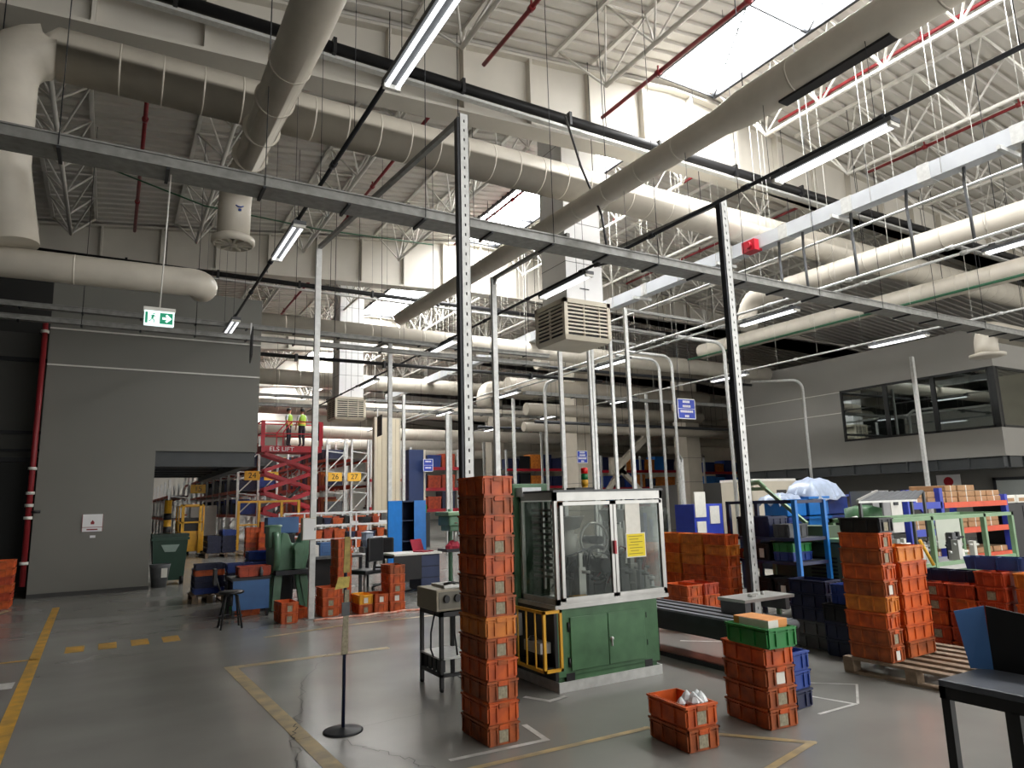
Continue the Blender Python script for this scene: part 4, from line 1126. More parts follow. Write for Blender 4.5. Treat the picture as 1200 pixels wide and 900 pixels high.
# ------------------------------------------------------------------ left middle ground
t = thing('wheelie_bin', 'large dark green wheeled waste container at the passage', 'bin', (.98,18.0,0))
MB().add([(0,0,.1),(.62,0,.1),(.62,.6,.1),(0,.6,.1),(-.06,-.05,1.08),(.68,-.05,1.08),(.68,.66,1.08),(-.06,.66,1.08)], [(3,2,1,0),(4,5,6,7),(0,1,5,4),(1,2,6,5),(2,3,7,6),(3,0,4,7)]).bx(-.09,.71,-.08,.69,1.0,1.06).build('body', mat('bin_green',(26,62,46),.45,0,.15,5), t)
MB().bx(-.08, .7, -.06, .68, 1.08, 1.14).build('lid', mat('bin_lid',(22,52,40),.45,0,.1,5), t)
MB().prism([(.12,.9),(.5,.9),(.42,.74),(.2,.74)], 'y', -.06, -.035).build('logo_patch', mat('patch_grey',(140,160,150),.5,0,.1,6), t)
for x in (.05, .58): MB().tube([(x-.04,.05,.1),(x+.04,.05,.1)], .1, 16).build('wheel', RUBBER, t)
t = thing('waste_bin', 'small dark grey bin with white label beside the green container', 'bin', (1.08,17.62,0))
MB().lathe([(.15,0),(.2,.42),(.22,.5),(.205,.5),(.19,.43)], (0,0,0), 24).build('body', GREYP, t)
MB().bx(.02, .14, -.205, -.19, .22, .42).build('label', PAPER, t)
t = thing('guard_post', 'yellow and black guard post inside the passage opening', 'guard post', (1.6,24,0))
MB().tube([(0,0,0),(0,0,2.0)], .11, 14).build('post', YEL, t)
for k in range(4): MB().tube([(0,0,.2+k*.4),(0,0,.4+k*.4)], .113, 14).build('black_band', BLACK, t)
t = thing('order_picker', 'yellow order picker truck standing beyond the passage', 'forklift', (2.3,29.0,0))
MB().bx(0, .9, .0, 1.2, .15, .9).bx(.0, .9, .9, 1.2, .9, 1.3).build('chassis', YEL, t, bevel=.03)
for x in (.1, .7): MB().bx(x, x+.1, -.1, .0, .05, 1.9).build('mast', YEL, t)
MB().bx(.05, .85, -.1, .0, 1.84, 1.9).bx(.05, .85, -.1, .0, 1.2, 1.26).build('mast_bridge', YEL, t)
MB().bx(.1, .25, -1.1, -.1, .05, .1).bx(.65, .8, -1.1, -.1, .05, .1).build('fork', DARKST, t)
MB().bx(.1, .8, .3, .9, .9, 1.4).build('seat_unit', BLACKP, t)
MB().bx(.0, .05, .0, .05, .9, 1.8).bx(.85, .9, .0, .05, .9, 1.8).bx(.0,.05,1.15,1.2,.9,1.8).bx(.85,.9,1.15,1.2,.9,1.8).bx(0,.9,0,1.2,1.8,1.85).build('overhead_guard', YEL, t)
for (x, y) in ((.05,.2),(.85,.2),(.45,1.1)): MB().tube([(x-.06,y,.16),(x+.06,y,.16)], .16, 14).build('wheel', RUBBER, t)

def loaded_pallet(label, x, y, wd, ln):
    t = thing('pallet', label, 'pallet', (x,y,0))
    b_ = MB()
    for k in range(6): b_.bx(-wd/2+k*(wd/6), -wd/2+k*(wd/6)+wd/8, -ln/2, ln/2, .12, .144)
    b_.build('deck', WOOD, t)
    f = MB()
    for xx in (-wd/2+.06, 0, wd/2-.06): f.bx(xx-.05, xx+.05, -ln/2, ln/2, .0, .02).bx(xx-.05, xx+.05, -ln/2, -ln/2+.12, .02, .12).bx(xx-.05, xx+.05, ln/2-.12, ln/2, .02, .12)
    f.build('bearer', WOOD, t)
loaded_pallet('wooden pallet under striped blue and red bins near the stool', 1.70, 14.35, .62, .8)
stack('in striped stack behind the stool', 1.70, 14.25, -PI/2, ['blue','navy','navy','red orange','navy'], 'striped bins behind the stool', z=.146, s=(1.3,1.2,.75), handle=False)
stack('in rear striped stack behind the stool', 1.70, 14.6, -PI/2, ['navy','navy','navy','navy'], 'rear bins behind the stool', z=.146, s=(1.1,1.2,.75), handle=False)
loaded_pallet('wooden pallet with dark blue bins beyond the press', 3.75, 27.6, 1.4, 1.3)
for k, (xx, yy) in enumerate(((3.35,27.3),(3.85,27.3),(3.35,27.9),(3.85,27.9))):
    stack('on far pallet, %s' % ('front left','front right','rear left','rear right')[k], xx, yy, 0, ['navy','navy','navy','blue'] if k % 2 else ['navy','navy','navy'], 'blue bins on the far pallet', z=.146, s=(1.8,1.3,1.4), handle=False)
for k, (xx, yy, n) in enumerate(((4.45,26.0,6),(4.8,25.6,5),(5.0,26.4,7))):
    stack('far behind the green press, %s' % ('left','middle','right')[k], xx, yy, -PI/2, [random.choice((R_,D_,U_)) for _ in range(n)], 'far crates behind the green press', s=(1.3,1.1,1.2), handle=False)
# blue bins just behind the bench
stack('behind the blue bench, left', 2.03, 12.95, -PI/2, ['green','red orange','navy','navy','blue'], 'bins behind the blue bench', s=(1.2,1,1.05), handle=False)
stack('behind the blue bench, middle', 2.28, 12.9, -PI/2, ['navy','navy','navy','navy','blue'], 'bins behind the blue bench', s=(1.2,1,1.05), handle=False)
stack('behind the blue bench, right', 2.45, 13.6, -PI/2, ['navy','navy','blue','navy','navy','blue'], 'bins behind the blue bench', s=(1.4,1,1.05), handle=False)
t = thing('steel_bench', 'blue steel bench with flat front panel beside the stool', 'bench', (1.74,11.65,0))
MB().bx(0, .54, 0, .03, .12, .56).build('front_panel', BLUEST, t)
MB().bx(-.02, .56, 0, .6, .56, .60).build('top', DARKST, t)
for (x, y) in ((0,.02),(.50,.02),(0,.56),(.50,.56)): MB().bx(x, x+.04, y, y+.04, 0, .56).build('leg', DARKST, t)
crate('deep red', 'long rust red crate lying on the blue bench', (2.08,11.95,.602), -PI/2, None, None, (1.3,1.15,1.1))
crate('red orange', 'orange crate on the floor under the blue bench', (2.0,12.0,0), -PI/2, None, None, (1,.9,1))
t = thing('drill_part', 'small grey bottle on the bench', 'bottle', (2.17,11.75,.602))
MB().lathe([(.03,0),(.03,.09),(.012,.11),(.012,.14)], (0,0,0), 14).build('bottle', GREYP, t)
# stool
t = thing('stool', 'black workshop stool with a thin back in front of blue bench', 'stool', (1.60,10.85,0))
MB().lathe([(.16,.0),(.175,.01),(.175,.03),(.15,.04)], (0,0,.47), 28).build('seat', BLACKP, t)
for k in range(4):
    a = PI/4+k*PI/2
    MB().tube([(.05*math.cos(a),.05*math.sin(a),.465),(.11*math.cos(a),.11*math.sin(a),.44),(.2*math.cos(a),.2*math.sin(a),.0)], .014, 8).build('leg', BLACK, t)
MB().tube([(.155*math.cos(a),.155*math.sin(a),.16) for a in [2*PI*k/24 for k in range(25)]], .01, 6).build('foot_ring', BLACK, t)
MB().tube([(0,0,.3),(0,0,.47)], .03, 10).build('screw_column', BLACK, t)
MB().tube([(-.13,.06,.49),(-.17,.08,.6),(-.2,.09,.72)], .012, 8).bx(-.235, -.195, .0, .18, .6, .82).build('backrest', BLACK, t)
# green eccentric press
t = thing('eccentric_press', 'old green cast iron eccentric press with flywheel and splayed legs', 'press', (2.7,12.3,0))
fr = MB().prism([(-.22,.62),(.26,.62),(.30,.80),(.34,1.0),(.28,1.22),(.22,1.24),(.16,1.06),(.02,1.06),(-.04,1.24),(-.16,1.24),(-.2,1.0)], 'y', -.16, .22)
fr.build('frame', PGREEN, t, bevel=.03)
MB().tube([(-.30,.0,.95),(-.20,.0,.95)], .36, 32).build('flywheel', PGREEN, t)
MB().bx(-.36, -.16, -.16, .16, 1.0, 1.36).lathe([(.15,-.02),(.15,.02)], (-.26,0,1.36), 16).build('belt_guard', PGREEN, t, bevel=.04)
for (x, y, dx) in ((-.18,-.12,-.05),(.2,-.12,.12),(-.18,.2,-.05),(.2,.2,.12)):
    MB().bar((x,y,.64), (x+dx,y+(-.05 if y < 0 else .05),0), .12, .09).build('leg', PGREEN, t)
MB().bx(-.26, .32, -.34, .26, .57, .64).build('bed', DARKST, t)
MB().tube([(.1,-.2,1.0),(.1,-.36,1.0)], .08, 16).bx(.04, .16, -.34, -.18, .66, .98).build('ram', PGREEN, t)
MB().tube([(.3,-.1,.85),(.42,-.15,.82)], .05, 12).build('shaft_end', STEEL, t)
t = thing('control_cabinet', 'steel blue control box on dark column behind the green press', 'cabinet', (2.55,12.75,0))
MB().bx(-.12, .42, .0, .3, 1.22, 1.50).build('box', BLUEST, t, bevel=.01)
MB().bx(.02, .32, .05, .25, .0, 1.22).build('column', DARKST, t)
MB().bx(.0, .35, -.02, .05, .9, 1.2).build('screen', BLACK, t)
# orange crates near the press
stack('of the pair in front of the green press', 2.37, 10.85, .05, [(R_,'d'),(R_,'d')], 'crates in front of the green press', s=(.95,1,1.05))
crate('red orange', 'single orange crate right of the pair before the green press', (2.62,11.2,0), .1, None, None, (.75,.88,1.1))
stack('of the double stack right of the box post', 3.05, 11.1, 0, [(R_,'d'),(R_,'d'),R_], 'double stack right of the box post', s=(1,1,1.0))
stack('of tall stack behind the sign stand', 3.32, 11.3, 0, [(R_,'d'),R_,(R_,'d'),R_,R_,R_,R_,R_], 'tall stack behind the sign stand', s=(.88,1,1))
crate('red orange', 'lower orange crate under the yellow one', (3.575,11.0,0), 0, 'd', None, (.86,1,1))
crate('yellow', 'yellow crate on an orange crate beside the tape line', (3.575,11.0,.142), 0, 'p', None, (.86,1,1))
stack('of pair right of the yellow crate', 3.81,10.95, 0, [(R_,None),(R_,'p')], 'pair right of the yellow crate', s=(.86,1,1))
stack('of the stack left of the black desk', 4.07, 10.95, 0, [R_,(R_,'p'),(R_,'d'),R_,U_], 'stack left of the black desk', s=(1,1,1))
t = thing('barrier_tape', 'red and white barrier tape lying on the floor by crates', 'tape', (3.5,10.62,0))
tp = []; x = 2.72; k = 0
while x < 4.7:
    tp.append((x, 10.6+.04*math.sin(k*1.3)+.015*k*0, .012)); x += .09; k += 1
MB().tube(tp, .018, 6).build('tape', mat('tape_cream',(220,190,170),.5,0,.5,9,dirt=(200,90,60)), t, True)
# office chairs, desk and drill press
def office_chair(label, x, y, rz, h=.5):
    t = thing('office_chair', label, 'chair', (x,y,0), rz)
    for k in range(5):
        a = 2*PI*k/5
        MB().bar((0,0,.1), (.28*math.cos(a),.28*math.sin(a),.06), .04, .03).build('base_arm', BLACKP, t)
        MB().tube([(.28*math.cos(a)-.015,.28*math.sin(a),.03),(.28*math.cos(a)+.015,.28*math.sin(a),.03)], .03, 10).build('caster', BLACKP, t)
    MB().tube([(0,0,.1),(0,0,h-.04)], .028, 10).build('gas_lift', STEEL, t)
    MB().bx(-.22, .22, -.22, .22, h-.04, h+.04).build('seat', BLACKP, t, bevel=.03)
    MB().bx(-.2, .2, -.27, -.21, h+.18, h+.6).build('backrest', BLACKP, t, bevel=.03)
    MB().bar((0,-.2,h-.02), (0,-.26,h+.3), .05, .02).build('back_support', BLACKP, t)
office_chair('black office chair behind the tall crate stack by the sign stand', 4.05, 12.3, .5)
office_chair('black low-back chair pulled up to the dark desk', 4.95, 13.8, -.4, .42)
t = thing('desk', 'desk with pale top and dark drawer unit left of green drill', 'desk', (4.75,12.7,0)); t.scale = (.66,1,1)
MB().bx(0, 1.5, 0, .7, .70, .735).build('top', WHITE, t)
MB().bx(.85, 1.45, .05, .65, .02, .70).build('drawer_unit', mat('dark_blue_steel',(40,48,72),.45,.1,.15,4), t)
for k in range(3): MB().bx(.87, 1.43, .035, .05, .06+k*.21, .25+k*.21).build('drawer', mat('dark_blue_front',(52,62,92),.45,.1,.12,4), t)
for (x, y) in ((.03,.03),(.03,.65)): MB().bx(x-.02, x+.02, y-.02, y+.02, 0, .7).build('leg', BLACK, t)
MB().bx(.0, .85, .0, .02, .25, .70).build('modesty_panel', BLACK, t)
t = thing('laptop', 'dark red laptop standing open on the pale desk', 'laptop', (5.45,12.95,.737), .5)
MB().bx(-.17, .17, -.12, .12, 0, .02).build('keyboard_base', SCRED, t)
MB().add([(-.17,.12,.02),(.17,.12,.02),(.17,.2,.24),(-.17,.2,.24),(-.17,.13,.02),(.17,.13,.02),(.17,.21,.24),(-.17,.21,.24)], [(0,1,2,3),(7,6,5,4),(0,4,5,1),(1,5,6,2),(2,6,7,3),(3,7,4,0)]).build('screen', SCRED, t)
t = thing('cloth_bundle', 'crumpled maroon cloth lying on the drill press table', 'cloth', (5.97,12.66,.781)); t.scale = (.6,.5,1)
MB().lathe([(.22,0),(.24,.05),(.18,.12),(.1,.16),(.02,.15)], (0,0,0), 9, smooth=False).lathe([(.12,0),(.13,.06),(.05,.1)], (-.2,-.1,0), 7, smooth=False).build('cloth', SCRED, t)
t = thing('steel_cabinet', 'tall bright blue steel cabinet with an open door', 'cabinet', (5.62,14.6,0))
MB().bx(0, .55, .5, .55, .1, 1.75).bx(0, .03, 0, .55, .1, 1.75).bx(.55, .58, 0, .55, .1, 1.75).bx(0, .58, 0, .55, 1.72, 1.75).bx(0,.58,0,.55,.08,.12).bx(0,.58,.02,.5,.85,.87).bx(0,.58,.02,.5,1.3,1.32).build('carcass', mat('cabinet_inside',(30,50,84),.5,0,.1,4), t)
MB().add([(-.42,-.28,.1),(0,0,.1),(0,0,1.75),(-.42,-.28,1.75),(-.41,-.30,.1),(.01,-.02,.1),(.01,-.02,1.75),(-.41,-.3,1.75)], [(0,1,2,3),(7,6,5,4),(0,4,5,1),(1,5,6,2),(2,6,7,3),(3,7,4,0)]).build('door', BLUEB, t)
MB().bx(.3, .58, -.02, .0, .1, 1.75).build('closed_door', BLUEB, t)
MB().bx(.02, .56, .02, .53, 0, .1).build('plinth', BLACK, t)
t = thing('drill_press', 'green pillar drill press right of the blue cabinet', 'drill press', (6.0,12.75,0))
MB().tube([(0,.12,0),(0,.12,1.55)], .045, 12).build('column', PGREEN, t)
MB().bx(-.22, .22, -.2, .25, .72, .78).build('table', DARKST, t)
MB().bx(-.2, .16, -.28, .28, 1.22, 1.42).bx(-.16, .12, -.22, .24, 1.12, 1.24).build('head', PGREEN, t, bevel=.03)
MB().bx(-.24, .2, -.32, .34, 1.42, 1.50).build('belt_cover', MGREENL, t, bevel=.02)
MB().tube([(-.02,-.16,.92),(-.02,-.16,1.14)], .03, 10).build('spindle', STEEL, t)
MB().bx(-.2, .2, -.12, .35, 0, .06).build('base', PGREEN, t)
MB().tube([(.16,-.1,1.2),(.3,-.2,1.1)], .012, 6).build('lever', STEEL, t)
MB().lathe([(.03,-.005),(.03,.005)], (-.06,-.29,1.28), 12).build('badge', REDP, t)

# sacks, tables and small things on workbenches behind the crates
t = thing('workbench', 'dark workbench with white papers left of the office chair', 'table', (2.95,12.6,0))
MB().bx(0, 1.15, 0, .7, .74, .78).build('top', GREYP, t)
for (x, y) in ((.03,.03),(1.12,.03),(.03,.67),(1.12,.67)): MB().bx(x-.025, x+.025, y-.025, y+.025, 0, .74).build('leg', DARKST, t)
MB().bx(.05, 1.1, .6, .65, .2, .74).build('back_panel', BLACK, t)
for k, (x, y, z, s, m, lab) in enumerate(((3.05,12.75,.78,.22,WHITE,'white machine housing on the dark workbench'),(3.4,12.9,.78,.26,BLUEST,'steel blue box on the dark workbench'),(3.75,12.8,.78,.2,PLASTW,'bag of white parts at workbench end'))):
    t = thing('box' if k < 2 else 'bag', lab, 'box' if k < 2 else 'bag', (x,y,z))
    if k < 2: MB().bx(0, s*1.3, 0, s, 0, s*.9).bx(s*.1, s*1.2, -.01, 0, s*.2, s*.7).build('case', m, t, bevel=.01)
    else: MB().lathe([(.1,0),(.16,.08),(.13,.2),(.03,.26),(.05,.3)], (.1,.1,0), 9, smooth=False).build('bag', m, t)
t = thing('wrapped_part', 'white plastic wrapped part on post beside the yellow strip', 'wrapped part', (4.72,14.2,0))
MB().tube([(0,0,0),(0,0,.8)], .04, 8).build('stand', DARKST, t)
MB().lathe([(.02,0),(.08,.08),(.13,.18),(.12,.3),(.14,.34),(.02,.36)], (0,0,.78), 9, smooth=False).build('wrapping', BAG, t)

# flow racks with small boxes
def flow_rack(label, x0, x1, y, levels, h, seed):
    t = thing('flow_rack', label, 'rack', (x0,y,0))
    W = x1-x0
    n = max(2, int(W/1.1)+1)
    for k in range(n):
        for yy in (0, .8):
            MB().bx(k*W/(n-1)-.02, k*W/(n-1)+.02, yy-.02, yy+.02, 0, h).build('upright', SIGNW, t)
    for z in levels:
        s = MB().bx(0, W, -.02, .02, z, z+.05).bx(0, W, .78, .82, z, z+.05)
        j = 0
        while j < W: s.bx(j, j+.03, 0, .8, z, z+.03); j += .2
        s.build('shelf', SIGNW, t)
    MB().bx(0, W, -.02, .02, h-.04, h).build('top_rail', SIGNW, t)
    return t
random.seed(11)
BINC = [(R_,8),('black',5),('grey',4),('deep red',3),('navy',2)]
def pick():
    r = random.random()*sum(w_ for _, w_ in BINC)
    for c, w_ in BINC:
        r -= w_
        if r < 0: return c
    return 'black'
def simple_bin(name, label, loc, sx, sy, sz, m, group):
    t = MB()
    e = .02
    t.add([(-sx/2+e,-sy/2+e,0),(sx/2-e,-sy/2+e,0),(sx/2-e,sy/2-e,0),(-sx/2+e,sy/2-e,0),(-sx/2,-sy/2,sz),(sx/2,-sy/2,sz),(sx/2,sy/2,sz),(-sx/2,sy/2,sz),
           (-sx/2+e,-sy/2+e,sz),(sx/2-e,-sy/2+e,sz),(sx/2-e,sy/2-e,sz),(-sx/2+e,sy/2-e,sz),(-sx/2+2*e,-sy/2+2*e,e),(sx/2-2*e,-sy/2+2*e,e),(sx/2-2*e,sy/2-2*e,e),(-sx/2+2*e,sy/2-2*e,e)],
          [(3,2,1,0)]+[(i,(i+1)%4,4+(i+1)%4,4+i) for i in range(4)]+[(4+i,4+(i+1)%4,8+(i+1)%4,8+i) for i in range(4)]+[(8+i,8+(i+1)%4,12+(i+1)%4,12+i) for i in range(4)]+[(12,13,14,15)])
    t.bx(-sx/2-.008, sx/2+.008, -sy/2-.008, -sy/2+.004, sz*.8, sz)
    o = t.build(name, m); o.location = loc
    return tag(o, label, 'bin', group)
for ri, (x0, x1, y, nm) in enumerate(((5.0,8.4,20.0,'nearer'),(4.9,9.6,23.0,'farther'))):
    flow_rack('%s white flow rack full of small bins left of the blue cabinet' % nm, x0, x1, y, (.25,.72,1.12), 1.5, ri)
    for li, z in enumerate((.25,.72,1.12)):
        x = x0+.12; k = 0
        while x < x1-.25:
            wd = random.uniform(.18,.34); c = pick()
            if random.random() < .88:
                simple_bin('storage_bin', 'small %s bin on the %s shelf of the %s white flow rack' % (c, ('bottom','middle','top')[li], nm), (x+wd/2, y+.3, z+.05), wd, .5, random.uniform(.16,.26), CR[c], '%s bins, %s shelf of %s flow rack' % (c, ('bottom','middle','top')[li], nm))
            x += wd+.05; k += 1
# big cream wall, navy panel, far containers
t = thing('cream_partition', 'tall ribbed cream panel wall standing behind the bent-arm post', 'partition', (9.0,26.2,0))
cp = MB().bx(0, 1.0, 0, .2, .3, 5.1)
for k in range(5): cp.bx(.08+k*.19, .14+k*.19, -.02, 0, .3, 5.1)
cp.build('panel', CREAMW, t)
MB().bx(-.05, 0, -.02, .22, 0, 5.15).bx(1.0, 1.05, -.02, .22, 0, 5.15).bx(0, 1.0, 0, .2, 5.1, 5.15).build('frame', BEIGE, t)
t = thing('navy_partition', 'tall plain navy panel right of the cream wall', 'partition', (10.3,25.9,0))
MB().bx(0, .62, 0, .4, 0, 3.85).build('panel', mat('navy_panel',(28,48,92),.5,0,.08,2), t)
MB().bx(.62, .7, -.02, .42, 0, 3.85).build('edge_post', BEIGE, t)
t = thing('cabinet', 'low dark cabinet at the foot of the navy panel', 'cabinet', (10.35,25.35,0))
MB().bx(0, .6, 0, .45, 0, 1.3).bx(-.02, .62, -.02, .47, 1.3, 1.34).build('body', DARKST, t); MB().bx(.03, .29, -.015, 0, .1, 1.25).bx(.31, .57, -.015, 0, .1, 1.25).build('door', BLACK, t)
crate('green', 'green crate on the dark cabinet at the foot of navy panel', (10.65,25.6,1.342), 0, None, None, (1.8,.6,2.2))

# ------------------------------------------------------------------ right middle ground
t = thing('green_workstation', 'olive green workstation with pale green frame right of blue rack', 'machine', (8.28,5.75,0)); t.scale = (.6,1,1)
for (x, y) in ((0,0),(0,1.1),(.8,0),(.8,1.1)): MB().bx(x-.03, x+.03, y-.03, y+.03, 0, 1.06).build('frame_post', MGREENL, t)
MB().bx(-.05, .85, -.05, 1.15, 1.02, 1.06).build('top', MGREENL, t)
MB().bx(.0, .8, .02, 1.08, .15, 1.0).build('cabinet', mat('olive_green',(74,90,70),.5,0,.12,4), t)
lv = MB()
for k in range(7): lv.bx(-.01, .0, .1, .5, .5+k*.05, .525+k*.05)
lv.build('vent', BLACK, t)
MB().bx(.05, .5, -.02, .0, .45, .75).build('socket_panel', GREYP, t)
MB().bx(.1, .7, .3, 1.0, 1.06, 1.22).build('press_body', mat('olive_green',(74,90,70)), t)
MB().bar((.1,.55,1.25), (.3,1.3,1.75), .05).bar((.3,1.3,1.75),(.3,1.8,1.75), .05).tube([(.3,1.3,1.75),(.28,1.4,1.85),(.3,1.6,1.84)], .04, 8).build('boom_arm', MGREENL, t)
MB().tube([(.4,.1,1.06),(.45,.05,1.3),(.6,0,1.32)], .03, 8).build('white_pipe', WHITE, t)

t = thing('steel_table', 'long steel table under the pile of blue covered boxes', 'table', (10.2,8.0,0))
MB().bx(0, 2.0, 0, 1.2, .95, 1.0).build('top', GREYP, t)
for (x, y) in ((.05,.05),(1.95,.05),(.05,1.15),(1.95,1.15)): MB().bx(x-.04, x+.04, y-.04, y+.04, 0, .95).build('leg', DARKST, t)
MB().bx(.1, 1.9, .1, 1.1, .35, .92).build('under_cabinet', DARKST, t)
for k, (x, y, z, s, m, lab) in enumerate((
        (10.25,8.1,1.0,(.5,.5,.26),'blue','light blue box lowest left in covered pile'), (10.8,8.1,1.0,(.6,.5,.26),'bright blue','light blue box lowest middle in covered pile'),
        (11.45,8.15,1.0,(.6,.5,.26),'blue','light blue box lowest right in covered pile'), (10.3,8.15,1.27,(.52,.5,.3),'bright blue','bright blue box under white sheet, upper left of pile'),
        (10.9,8.15,1.27,(.55,.5,.34),'bright blue','bright blue box in the upper middle of covered pile'), (11.5,8.2,1.27,(.6,.5,.36),'blue','blue box in the upper right of covered pile'))):
    o = thing('storage_box', lab, 'box', (x,y,z))
    MB().bx(0, s[0], 0, s[1], 0, s[2]).build('body', CR[m], o, bevel=.02)
    MB().bx(-.02, s[0]+.02, -.02, s[1]+.02, s[2]-.04, s[2]).build('rim', CR[m], o)
def sheet(label, x, y, z, sx, sy, h, seed):
    random.seed(seed)
    t = thing('plastic_sheet', label, 'plastic sheet', (x,y,z))
    n = 9; v = []; f = []
    for i in range(n):
        for j in range(n):
            u, w_ = i/(n-1)*2-1, j/(n-1)*2-1
            rr = max(abs(u),abs(w_))
            zz = h*(1-rr**2.5)+random.uniform(-.05,.05)*h*2 - (.12 if rr > .95 else 0)*random.random()
            v.append((u*sx+random.uniform(-.02,.02), w_*sy+random.uniform(-.02,.02), zz))
    for i in range(n-1):
        for j in range(n-1): f.append((i*n+j,(i+1)*n+j,(i+1)*n+j+1,i*n+j+1))
    k = len(v); v2 = [(a,b,c-.012) for a,b,c in v]
    f2 = [tuple(k+q for q in reversed(g)) for g in f]
    edge = [i*n for i in range(n)]+[(n-1)*n+j for j in range(1,n)]+[i*n+n-1 for i in range(n-2,-1,-1)]+[j for j in range(n-2,0,-1)]
    fe = [(edge[i],edge[(i+1)%len(edge)],k+edge[(i+1)%len(edge)],k+edge[i]) for i in range(len(edge))]
    o = MB().add(v+v2, f+f2+fe, 0, True).build('sheet', BAG, t)
sheet('white plastic sheet crumpled over upper right of the blue pile', 11.45, 8.45, 1.66, .48, .33, .30, 5)
sheet('white plastic sheet over upper left of the blue pile', 10.5, 8.45, 1.57, .34, .28, .12, 8)
t = thing('control_cabinet', 'grey control cabinet with white side panel right of blue pile', 'cabinet', (11.3,7.2,0))
MB().bx(0, .5, 0, .4, .95, 1.68).build('box', mat('cabinet_grey',(150,150,150),.5,.1,.08,3), t)
MB().bx(.0, .48, .03, .37, 0, .95).build('base', DARKST, t)
MB().bx(.52, .85, 0, .4, .95, 1.66).build('side_unit', WHITE, t)
MB().bx(.6, .72, -.02, 0, 1.42, 1.54).bx(.56, .8, -.015, 0, 1.18, 1.24).build('screen', DARKST, t)
t = thing('site_container', 'beige container with small dark window behind the slotted post', 'container', (15.6,13.4,0))
MB().bx(0, 1.8, 0, 1.2, 0, 2.1).build('body', BEIGE, t, bevel=.02)
MB().bx(-.01, 1.81, -.01, 1.21, 2.05, 2.12).build('roof_edge', WHITE, t)
MB().bx(.95, 1.35, -.02, 0, 1.35, 1.8).build('window', BLACK, t)
t = thing('blue_cabinet', 'royal blue cabinet with taped paper sheets behind orange stacks', 'cabinet', (9.5,9.6,0))
MB().bx(0, .75, 0, .5, 0, 1.52).build('body', BLUERACK, t)
MB().bx(.02, .3, -.02, 0, 1.28, 1.75).bx(.4, .65, -.02, 0, 1.15, 1.48).bx(.05, .28, -.02, 0, .85, 1.2).build('paper_sheet', PAPER, t)
t = thing('plastic_hood', 'clear plastic hood right of the green machine', 'hood', (7.7,8.9,.0))
MB().bx(0, .5, 0, .4, 0, 1.0).build('base', DARKST, t)
MB().bx(0, .5, 0, .4, 1.0, 1.5).build('hood', GL, t)
MB().bx(.05, .12, .1, .2, 1.0, 1.42).lathe([(.03,0),(.04,.2),(.02,.3)], (.3,.2,1.0), 12).build('gauge', BLUEP, t)

# pale green machine frame with mechanism
t = thing('machine_frame', 'pale green machine frame with bare mechanism behind pallet stacks', 'machine', (8.82,5.5,0))
H = 1.30
for (x, y) in ((0,0),(0,.75),(1.09,0),(2.49,0),(3.31,0),(3.31,.75)):
    MB().bx(x-.03, x+.03, y-.03, y+.03, 0, H).build('frame_post', MGREENL, t)
MB().bx(-.03, 3.34, -.03, .03, H-.05, H).bx(-.03, 3.34, .72, .78, H-.05, H).bx(-.03, .03, 0, .75, H-.05, H).bx(3.28, 3.34, 0, .75, H-.05, H).bx(0,3.3,-.02,.02,.62,.67).build('frame_rail', MGREENL, t)
MB().bx(0, 3.3, .02, .73, .55, .62).build('bed_plate', ALU, t)
MB().bx(.05, 3.25, .05, .7, .0, .55).build('lower_body', MGREEN, t)
MB().bx(2.55, 3.25, .73, .745, .75, 1.2).build('frosted_panel', mat('frosted',(190,196,182),.4,0,.05,4), t)
random.seed(21)
for k in range(30):
    x = random.uniform(.15,2.4); y = random.uniform(.1,.6); h = random.uniform(.1,.42); wd = random.uniform(.02,.05)
    MB().bx(x-wd, x+wd, y-wd, y+wd, .62, .62+h).tube([(x-.08,y,.62+h*.8),(x+.1,y-.03,.62+h*.8)], .018, 8).build('tooling', random.choice((ALU,STEEL,GREYP,WHITE,DARKST)), t)
MB().tube([(.86,-.10,.66),(.74,-.02,1.0)], .022, 10).build('yellow_cylinder', YEL, t)
t = thing('metal_canopy', 'ribbed grey sheet metal canopy on posts behind the machine frame', 'canopy', (9.83,6.5,0))
cn = MB()
v = []; f = []
n = 16
for i in range(n+1):
    u = i/n; dz = .012*(i % 2)
    fx, fy, bx_, by_ = 1.27*u, -.15*u, 1.07+1.1*u, .35-.15*u
    v += [(fx,fy,1.52+dz),(bx_,by_,1.66+dz),(fx,fy,1.505+dz),(bx_,by_,1.645+dz)]
for i in range(n):
    a = 4*i; f += [(a,a+4,a+5,a+1),(a+2,a+3,a+7,a+6),(a,a+2,a+6,a+4),(a+1,a+5,a+7,a+3)]
cn.add(v, f).build('sheet', GREYP, t)
MB().bar((0,0,1.53),(1.07,.35,1.67),.04).bar((0,0,1.51),(1.27,-.15,1.51),.03).build('edge_trim', ALU, t)
for (x, y, h) in ((.05,.0,1.5),(1.2,-.12,1.5),(1.1,.32,1.64),(2.1,.18,1.64)): MB().bx(x-.02, x+.02, y-.02, y+.02, 0, h).build('post', GREYP, t)
t = thing('drum_machine', 'dark green machine body under the ribbed canopy', 'machine', (10.2,6.6,0))
MB().lathe([(.35,0),(.35,1.1),(.28,1.25),(.28,1.4),(.1,1.45)], (.5,.4,0), 20).build('drum', MGREEN, t)
MB().bx(-.2, .1, .1, .6, 0, 1.2).build('side_unit', DARKST, t)
